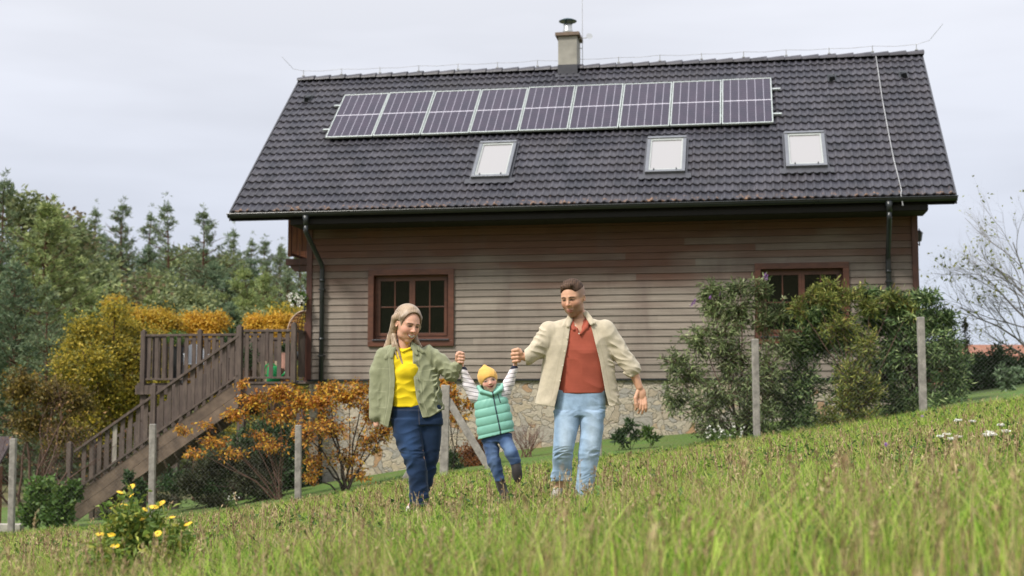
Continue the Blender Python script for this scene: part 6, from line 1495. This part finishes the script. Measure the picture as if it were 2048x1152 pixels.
v.chain([(1212, 660, 4), (1243, 706, 2), (1266, 742, -2), (1279, 775, -4)], [16, 13, 10, 7.2], 4)
# relaxed right hand
v.ell((1283, 789, -4), (9.5, 5.5, 14), 3)
for i, (x0, L1, dx) in enumerate(((1290, 33, 2), (1286.5, 37, -1), (1282, 36, -3), (1277.5, 30, -4))):
    yk = 797-abs(i-1.3)*1.0; a = (x0, yk, -4.5+i*.3); b = (x0+dx*.4+1, yk+L1*.36, -8.5); c = (x0+dx*.9+.5, yk+L1*.62, -9); e_ = (x0+dx*1.3-1, yk+L1*.82, -6)
    v.chain([a, b, c, e_], [3.6, 3.2, 2.8, 2.3], .7)
v.chain([(1276, 783, -6), (1271, 796, -10), (1272, 808, -12), (1274, 815, -12)], [4.3, 3.8, 3.2, 2.6], 1.2)
v.chain([(1137, 830, 3), (1127, 893, -10), (1122, 950, 10), (1117, 976, 12)], [22, 15, 9, 8], 4); v.chain([(1184, 830, 3), (1180, 895, -4), (1172, 960, -2), (1168, 990, -2)], [22, 15, 9, 8], 4)
v.cap((1116, 976, 12), (1112, 990, 2), 7.5, 7, 3); v.cap((1168, 990, -2), (1164, 996, -12), 7.5, 6.5, 3)
SKM = (.56, .31, .20)
def colM(V):
    c = hm.paint(V, SKM, (.40, .155, .12), (.06, .035, .022), stub=(.11, .07, .05), rosy=(.52, .22, .14), eyes_open=.012)
    x_, y_, z_ = hm.loc(V); side = ss(-(y_-.02-.0*z_), .06)*ss(z_-.20, .10)*(np.abs(x_) > .12)*(y_ > -.12)
    c = lay(c, side*(y_ > 0)*1.0, (.17, .115, .08), .7*1.0)
    return c
man = skin(v, 'person', M_skin, None, oM, colM); man.location = oM
tag(man, 'short haired man in open beige overshirt, brick red polo and light blue jeans', 'person')
v = Vol((1108, -46, 546), (1182, 30, 604))
hm.e(v, 0, .19, -.03, .322, .335, .40, k=0)
hm.e(v, 0, -.02, -.1, .60, .32, .60, k=.02, cut=True); hm.e(v, 0, .16, .46, .42, .235, .24, k=.03, cut=True)
v.cap(hm.at(-.15, .37, .24), hm.at(.12, .40, .25), 4.5, 5.2, 3); v.cap(hm.at(.1, .41, .12), hm.at(-.14, .42, .05), 5.5, 5, 4)
folds(v, .6, .7, 1.2, (1.2, 1, .6), 5)
M_hair2 = cloth('short_hair', var=.3, rough=.7, fine=120, bump=.5, spec=.15, sheen=0)
skin(v, 'hair', M_hair2, man, oM, lambda V: streak(V, (.030, .018, .012), (.11, .065, .043), 1.6, 5))
# polo
v = Vol((1095, -36, 636), (1225, 30, 800))
v.stack([(640, 1158, 4, 18, 13), (650, 1158, 4, 34, 16), (662, 1158, 3, 46, 20), (700, 1161, 0, 48, 23), (745, 1163, 0, 46, 22), (787, 1163, 0, 47, 22)], 0, 2.3)
folds(v, .8, .09, .2, (1, 1, 1.2), 5)
v.ell((1157, 642, -6), (9.5, 14, 16), 2, cut=True); v.ell((1160, 655, -18), (5, 9, 13), 1.5, cut=True)
v.chain([(1140, 636, 4), (1141, 650, -8), (1148, 659, -17)], [3.6, 4.2, 3], 1.5, .8); v.chain([(1173, 632, 2), (1176, 645, -8), (1172, 656, -15), (1161, 668, -20)], [4, 4.6, 4.4, 2.4], 1.5, .8)
skin(v, 'polo_shirt', M_knit, man, oM, lambda V: lay(lay(np.tile([.33, .075, .045], (len(V), 1)), ss(np.abs(np.sin(V[:, 2]*1.35))-.25, .4), (.29, .062, .038), .35), ss(np.abs(V[:, 0]-1158)-.6, .8)*(V[:, 2] < 680)*(V[:, 1] < 0), (.25, .05, .03), .6))
button(man, oM, [(1151, 651, -20), (1158, 667, -22.5)], 1.5, M_horn)
# jeans
LB = (.27, .38, .52)
v = Vol((1092, -34, 776), (1222, 32, 996))
v.stack([(780, 1161, 1, 50, 21), (810, 1160, 1, 50, 22), (832, 1159, 1, 50, 22)], 4, 2.4)
v.stack([(822, 1135, 0, 26, 21), (860, 1132, -7, 24, 20), (892, 1127, -13, 21, 18), (915, 1125, -6, 20, 17), (940, 1124, 4, 19.5, 16), (962, 1122, 10, 20.5, 17)], 4, 2.3)
v.stack([(822, 1184, 0, 25, 21), (860, 1184, -4, 23, 20), (895, 1180, -8, 21.5, 18), (930, 1175, -5, 20, 17), (965, 1171, -3, 18, 16), (990, 1168, -2, 18, 16)], 4, 2.3)
folds(v, .7, .10, .22, (1, 1, 1.3), 6); folds(v, .8, .25, .45, (.5, .5, 1.8), 4, mask=lambda X, D_, Y_: np.clip((Y_-935)/25, 0, 1)+np.exp(-((Y_-908)/12)**2)+np.exp(-((Y_-822)/9)**2)*.8)
def colL(V):
    x_, y_ = V[:, 0], V[:, 2]; c = np.tile(np.array(LB), (len(V), 1))
    c = lay(c, ss(np.hypot((x_-1130)/13, (y_-880)/50)-.8, 1.6), (.50, .58, .66), .5); c = lay(c, ss(np.hypot((x_-1184)/12, (y_-870)/52)-.8, 1.6), (.50, .58, .66), .5)
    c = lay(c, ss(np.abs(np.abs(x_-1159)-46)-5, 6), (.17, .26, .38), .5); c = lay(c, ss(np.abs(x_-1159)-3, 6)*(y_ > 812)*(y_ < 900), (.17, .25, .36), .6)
    c = lay(c, ss(np.abs(y_-792)-.6, .8), (.20, .28, .40), .5)
    for a, b in ((1118, 1138), (1182, 1204)): c = lay(c, ss(np.abs(y_-(802-np.abs(x_-(a if a < 1150 else b))*.45))-.6, .8)*(x_ > a)*(x_ < b), (.18, .26, .38), .6)
    return c
skin(v, 'jeans', M_denim, man, oM, colL)
# overshirt
BEI = (.47, .41, .31)
v = Vol((1040, -38, 616), (1292, 34, 824))
v.stack([(636, 1158, 6, 24, 15), (643, 1157, 6, 48, 19), (655, 1156, 5, 65, 22), (690, 1158, 3, 67, 26), (720, 1157, 2, 70, 26), (770, 1156, 1, 78, 28), (815, 1155, 0, 87, 30)], 0, 2.5)
v.chain([(1098, 662, 4), (1085, 686, 0), (1075, 700, -4), (1056, 715, -9)], [20, 18.5, 17, 15.5], 4)
v.chain([(1210, 660, 4), (1228, 686, 3), (1245, 712, 1), (1264, 738, -2)], [21, 19, 17, 17.5], 4)
folds(v, 1.1, .09, .2, (1.2, 1, .45), 6)
folds(v, 1.4, .2, .34, (1.3, .6, 1.3), 4, mask=lambda X, D_, Y_: np.clip((X-1214)/12, 0, 1)+np.clip((1094-X)/10, 0, 1)*np.clip((735-Y_)/15, 0, 1))
x, d, y = v.full()
eL = np.interp(y, [620, 640, 650, 691, 777, 815], [1140, 1136, 1141, 1135, 1118, 1109]); eR = np.interp(y, [620, 640, 648, 724, 785, 815], [1170, 1180, 1181, 1200, 1211, 1219])
v.D = np.maximum(v.D, -np.maximum(np.maximum(eL-x, x-eR), d-6.0))
hem = np.interp(x, [1060, 1072, 1112, 1160, 1214, 1222, 1245], [806, 808, 815, 800, 811, 813, 808]); v.D = np.where(np.broadcast_to((y > 760), v.D.shape), np.maximum(v.D, np.broadcast_to(y-hem, v.D.shape)), v.D)
v.ell((1158, 632, 0), (21, 18, 17), 2, cut=True)
# cut the cuffs open
for c0, dr, rr_ in (((1050, 714), (-.95, .12), 11.5), ((1273, 750), (.55, .83), 12.5)):
    dl = (x-c0[0])*dr[0]+(y-c0[1])*dr[1]; near = (np.abs(x-c0[0]) < 26) & (np.abs(y-c0[1]) < 26)
    v.D = np.where(np.broadcast_to(near, v.D.shape), np.maximum(v.D, np.broadcast_to(dl, v.D.shape)), v.D)
for a, b in (((1141, 632, -4), (1128, 652, -15)), ((1140, 640, -8), (1136, 652, -18))): v.cap(a, b, 5.6, 3.6, 2, .42)
for a, b in (((1172, 628, -4), (1188, 646, -15)), ((1178, 636, -8), (1183, 648, -18))): v.cap(a, b, 5.8, 3.6, 2, .42)
v.chain([(1139, 634, 4), (1146, 624, 16), (1162, 620, 18), (1174, 627, 4)], [4, 4.5, 4.5, 4.2], 2)
v.chain([(1248, 746, -8), (1262, 752, -14), (1280, 740, -8)], [2.6, 2.6, 2.6], 1.5) 
def colB(V):
    x_, y_, d_ = V[:, 0], V[:, 2], V[:, 1]; c = np.tile(np.array(BEI), (len(V), 1)); fr = d_ < 2; LO = (.36, .31, .22)
    el = np.interp(y_, [620, 640, 650, 691, 777, 815], [1140, 1136, 1141, 1135, 1118, 1109]); er = np.interp(y_, [620, 640, 648, 724, 785, 815], [1170, 1180, 1181, 1200, 1211, 1219])
    for w_ in (el-11, er+9): c = lay(c, ss(np.abs(x_-w_)-.5, 1)*fr*(y_ > 655), LO, .6)
    for (a, b, q, w) in ((1193, 1218, 690, 716),): box = np.maximum(np.maximum(a-x_, x_-b), np.maximum(q-y_, y_-w)); c = lay(c, ss(np.abs(box)-.5, 1)*fr, LO, .35)
    c = lay(c, ss(np.abs((x_-1259)*.55+(y_-731)*.83+4)-.6, .9)*(x_ > 1235), LO, .5); c = lay(c, ss(np.abs(x_-1063)-.6, .9)*(y_ < 740), LO, .4)
    return c
skin(v, 'overshirt', M_cloth, man, oM, colB)
button(man, oM, [(1133, 675, -24), (1129, 702, -26), (1125, 731, -27), (1120, 761, -28)], 1.6, M_horn)
v = Vol((1095, -34, 962), (1190, 30, 1012)); v.chain([(1118, 974, 16), (1114, 985, 8), (1110, 993, -4)], [9.5, 9.5, 8], 3); v.chain([(1170, 986, 2), (1167, 994, -8), (1163, 1000, -18)], [9, 9, 7.5], 3)
split(skin(v, 'shoe', M_leather, man, oM, lambda V: lay(np.tile([.30, .27, .25], (len(V), 1)), ss(np.abs(np.sin(V[:, 2]*.9))-.3, .4), (.62, .60, .56), .6)), .01)

# ---------------------------------------------------------------- the child
FC = P(1000, 1003, Y0P); oC = Vector(FC)
hc = Head((977, 762, -4), 47, math.radians(9), math.radians(2), math.radians(-13), 1.07, my=-.262, ex=.16)
v = Vol((912, -40, 700), (1052, 26, 1008))
hc.build(v, .95, child=True, mouth=.028)
v.chain([hc.at(0, -.3, -.1), (984, 786, 1), (984, 796, 2)], [9, 8, 10], 4)
v.stack([(790, 982, 2, 24, 9), (805, 984, 2, 26, 12), (840, 990, 1, 25, 12), (875, 994, 0, 25, 13)], 5)
v.chain([(960, 797, 2), (938, 770, -1), (925, 738, -7), (922, 724, -9)], [8, 6, 4.2, 3.6], 3); v.chain([(1004, 790, 2), (1018, 764, -1), (1029, 735, -7), (1032, 722, -9)], [8, 6, 4.2, 3.6], 3)
for (hx, hy, sg_) in ((921, 715, 1), (1033, 711, -1)):
    v.ell((hx, hy, -8), (5.0, 3.5, 6.0), 1.5)
    for i in range(4): v.chain([(hx-3.6+i*2.3, hy-4, -9), (hx-3.8+i*2.4, hy-9, -11.5), (hx-3.6+i*2.3, hy-9.5, -15)], [1.7, 1.6, 1.4], .6)
    v.chain([(hx-sg_*4, hy+2, -10), (hx-sg_*6.5, hy-2, -13)], [2, 1.6], .6)
v.chain([(980, 878, 0), (988, 922, -4), (1000, 965, 0)], [10, 8, 5.5], 4); v.chain([(1008, 872, -2), (1021, 904, -13), (1030, 926, -12)], [10, 7.5, 6], 4)
def colC(V): return hc.paint(V, (.66, .40, .31), (.52, .18, .16), (.24, .15, .09), smile=.06, rosy=(.70, .26, .22), eyes_open=.022, teeth=False)
child = skin(v, 'person', M_skin, None, oC, colC); child.location = oC
tag(child, 'smiling small child in yellow beanie and mint vest swinging between the two adults', 'person')
v = Vol((944, -40, 724), (1004, 24, 784))
hc.e(v, 0, .17, -.07, .395, .43, .47, k=0); v.cap(hc.at(-.04, .52, -.06), hc.at(-.02, .64, -.06), 9, 3.5, 8)
hc.e(v, .01, -.19, .36, .335, .36, .42, k=.03, cut=True); hc.e(v, 0, -.42, .0, .5, .30, .5, k=.03, cut=True)
folds(v, .5, .2, .4, (1, 1, 1), 4)
skin(v, 'beanie', M_knit, child, oC, lambda V: lay(np.tile([.70, .40, .105], (len(V), 1)), ss(np.abs(hc.loc(V)[1]-.10)-.008, .02)*0, (.6, .3, .05)))
# striped sleeves and shirt
v = Vol((912, -36, 728), (1046, 26, 822))
v.chain([(962, 800, 2), (950, 792, 1), (937, 770, -1), (926, 740, -7)], [14, 13.5, 11.5, 7.6], 3); v.chain([(1000, 796, 2), (1007, 788, 1), (1018, 765, -1), (1029, 737, -7)], [14, 12.5, 11, 7.4], 3)
folds(v, .6, .2, .4, (1, 1, 1), 4)
def colS(V):
    x_, y_ = V[:, 0], V[:, 2]; c = np.tile([.74, .69, .73], (len(V), 1)).astype(float); left = x_ < 985
    t = np.where(left, (y_-738)*.93+(x_-925)*-.18+0.0, (y_-737)*.93+(x_-1029)*.16)
    c = lay(c, ss(np.abs(((t+3)/7.6) % 1-.5)*7.6-.55, .8)*(t > 4), (.04, .035, .05), .95)
    return lay(c, ss(t-.5, 1.0), (.015, .018, .035), 1.0)
skin(v, 'striped_shirt', M_knit, child, oC, colS)
# quilted vest
v = Vol((936, -38, 764), (1038, 28, 892))
sk = lambda y_: (y_-800)*.22
v.stack([(772, 981, 0, 24, 13), (782, 982, 1, 29, 15), (800, 982, 0, 33, 19), (825, 986, -1, 36, 21), (850, 990, -2, 37, 21), (884, 994, -2, 36, 20)], 0, 2.3)
x, d, y = v.full(); sl_ = 878-(x-957)*.235; v.D = np.maximum(v.D, np.broadcast_to(y-sl_, v.D.shape)*.97)
q_ = (y+(x-985)*.22-778)/17.5; v.D -= (1.7*np.sqrt(np.abs(np.sin(q_*math.pi)))-.9)*(y > 786)
folds(v, .55, .25, .5, (1.4, 1, .5), 5)
v.ell((975, 768, -6), (19, 20, 15), 2, cut=True)
v.chain([(957, 774, -4), (963, 783, -14), (984, 789, -20)], [4, 4.5, 3.5], 2); v.chain([(1005, 770, -4), (1001, 779, -14), (987, 788, -20)], [4, 4.8, 3.5], 2); v.chain([(958, 774, 0), (975, 774, 16), (1004, 770, 0)], [4, 4.5, 4], 2)
zx = lambda y_: np.interp(y_, [785, 820, 863], [985.5, 992, 1001])
def colV(V):
    x_, y_, d_ = V[:, 0], V[:, 2], V[:, 1]; c = np.tile([.19, .43, .35], (len(V), 1)).astype(float)
    c = lay(c, ss(np.abs(x_-zx(y_))-1.5, .8)*(d_ < 0), (.012, .02, .035)); c = lay(c, ss(np.abs(x_-(996+(y_-790)*.32))-1.1, .8)*(y_ > 788)*(y_ < 806)*(d_ < 0), (.012, .02, .035))
    q = ((y_+(x_-985)*.22-778)/17.5); return lay(c, ss(np.abs(q-np.round(q))-.03, .05)*(y_ > 786), (.12, .36, .29), .5)
skin(v, 'quilted_vest', M_quilt, child, oC, colV)
v = Vol((958, -40, 862), (1050, 26, 972))
v.stack([(866, 994, -1, 31, 17), (884, 993, -1, 28, 16)], 4, 2.3)
v.chain([(981, 884, -1), (988, 922, -4), (999, 958, -1)], [15.5, 12.5, 9.5], 4); v.chain([(1008, 878, -3), (1023, 906, -17), (1030, 922, -15)], [15.5, 12.5, 11.5], 4)
folds(v, .9, .2, .4, (.6, .6, 1.6), 5)
def colK(V):
    c = np.tile([.045, .085, .19], (len(V), 1)).astype(float); x_, y_ = V[:, 0], V[:, 2]; c = lay(c, ss(np.hypot((x_-1018)/10, (y_-895)/14)-1, 1), (.17, .26, .42), .6); c = lay(c, ss(np.hypot((x_-986)/8, (y_-915)/26)-1, 1), (.14, .21, .36), .5)
    return lay(c, ss(np.abs(y_-916)-1.2, 1)*(x_ > 1015), (.13, .2, .33), .6)
skin(v, 'jeans', M_denim, child, oC, colK)
v = Vol((984, -46, 918), (1056, 26, 1010)); v.chain([(1031, 926, -14), (1033, 936, -14)], [10.5, 10.5], 3); v.ell((1034, 946, -20), (10.5, 9, 20), 3, frame(.0, .0, -.12)[0:1]+[frame(0, 0, -.12)[2]]+[frame(0, 0, -.12)[1]])
v.chain([(999, 958, -1), (1004, 975, 0)], [9.5, 9.5], 3); v.chain([(1005, 978, 1), (1011, 992, -8), (1013, 999, -12)], [9.5, 8.5, 7.5], 3)
split(skin(v, 'boot', M_leather, child, oC, lambda V: lay(np.tile([.030, .026, .026], (len(V), 1)).astype(float), ss(np.abs(np.sin(V[:, 2]*.8))-.25, .3)*(V[:, 1] < -30), (.012, .011, .011))), .01)
for o in (woman, man, child): pass
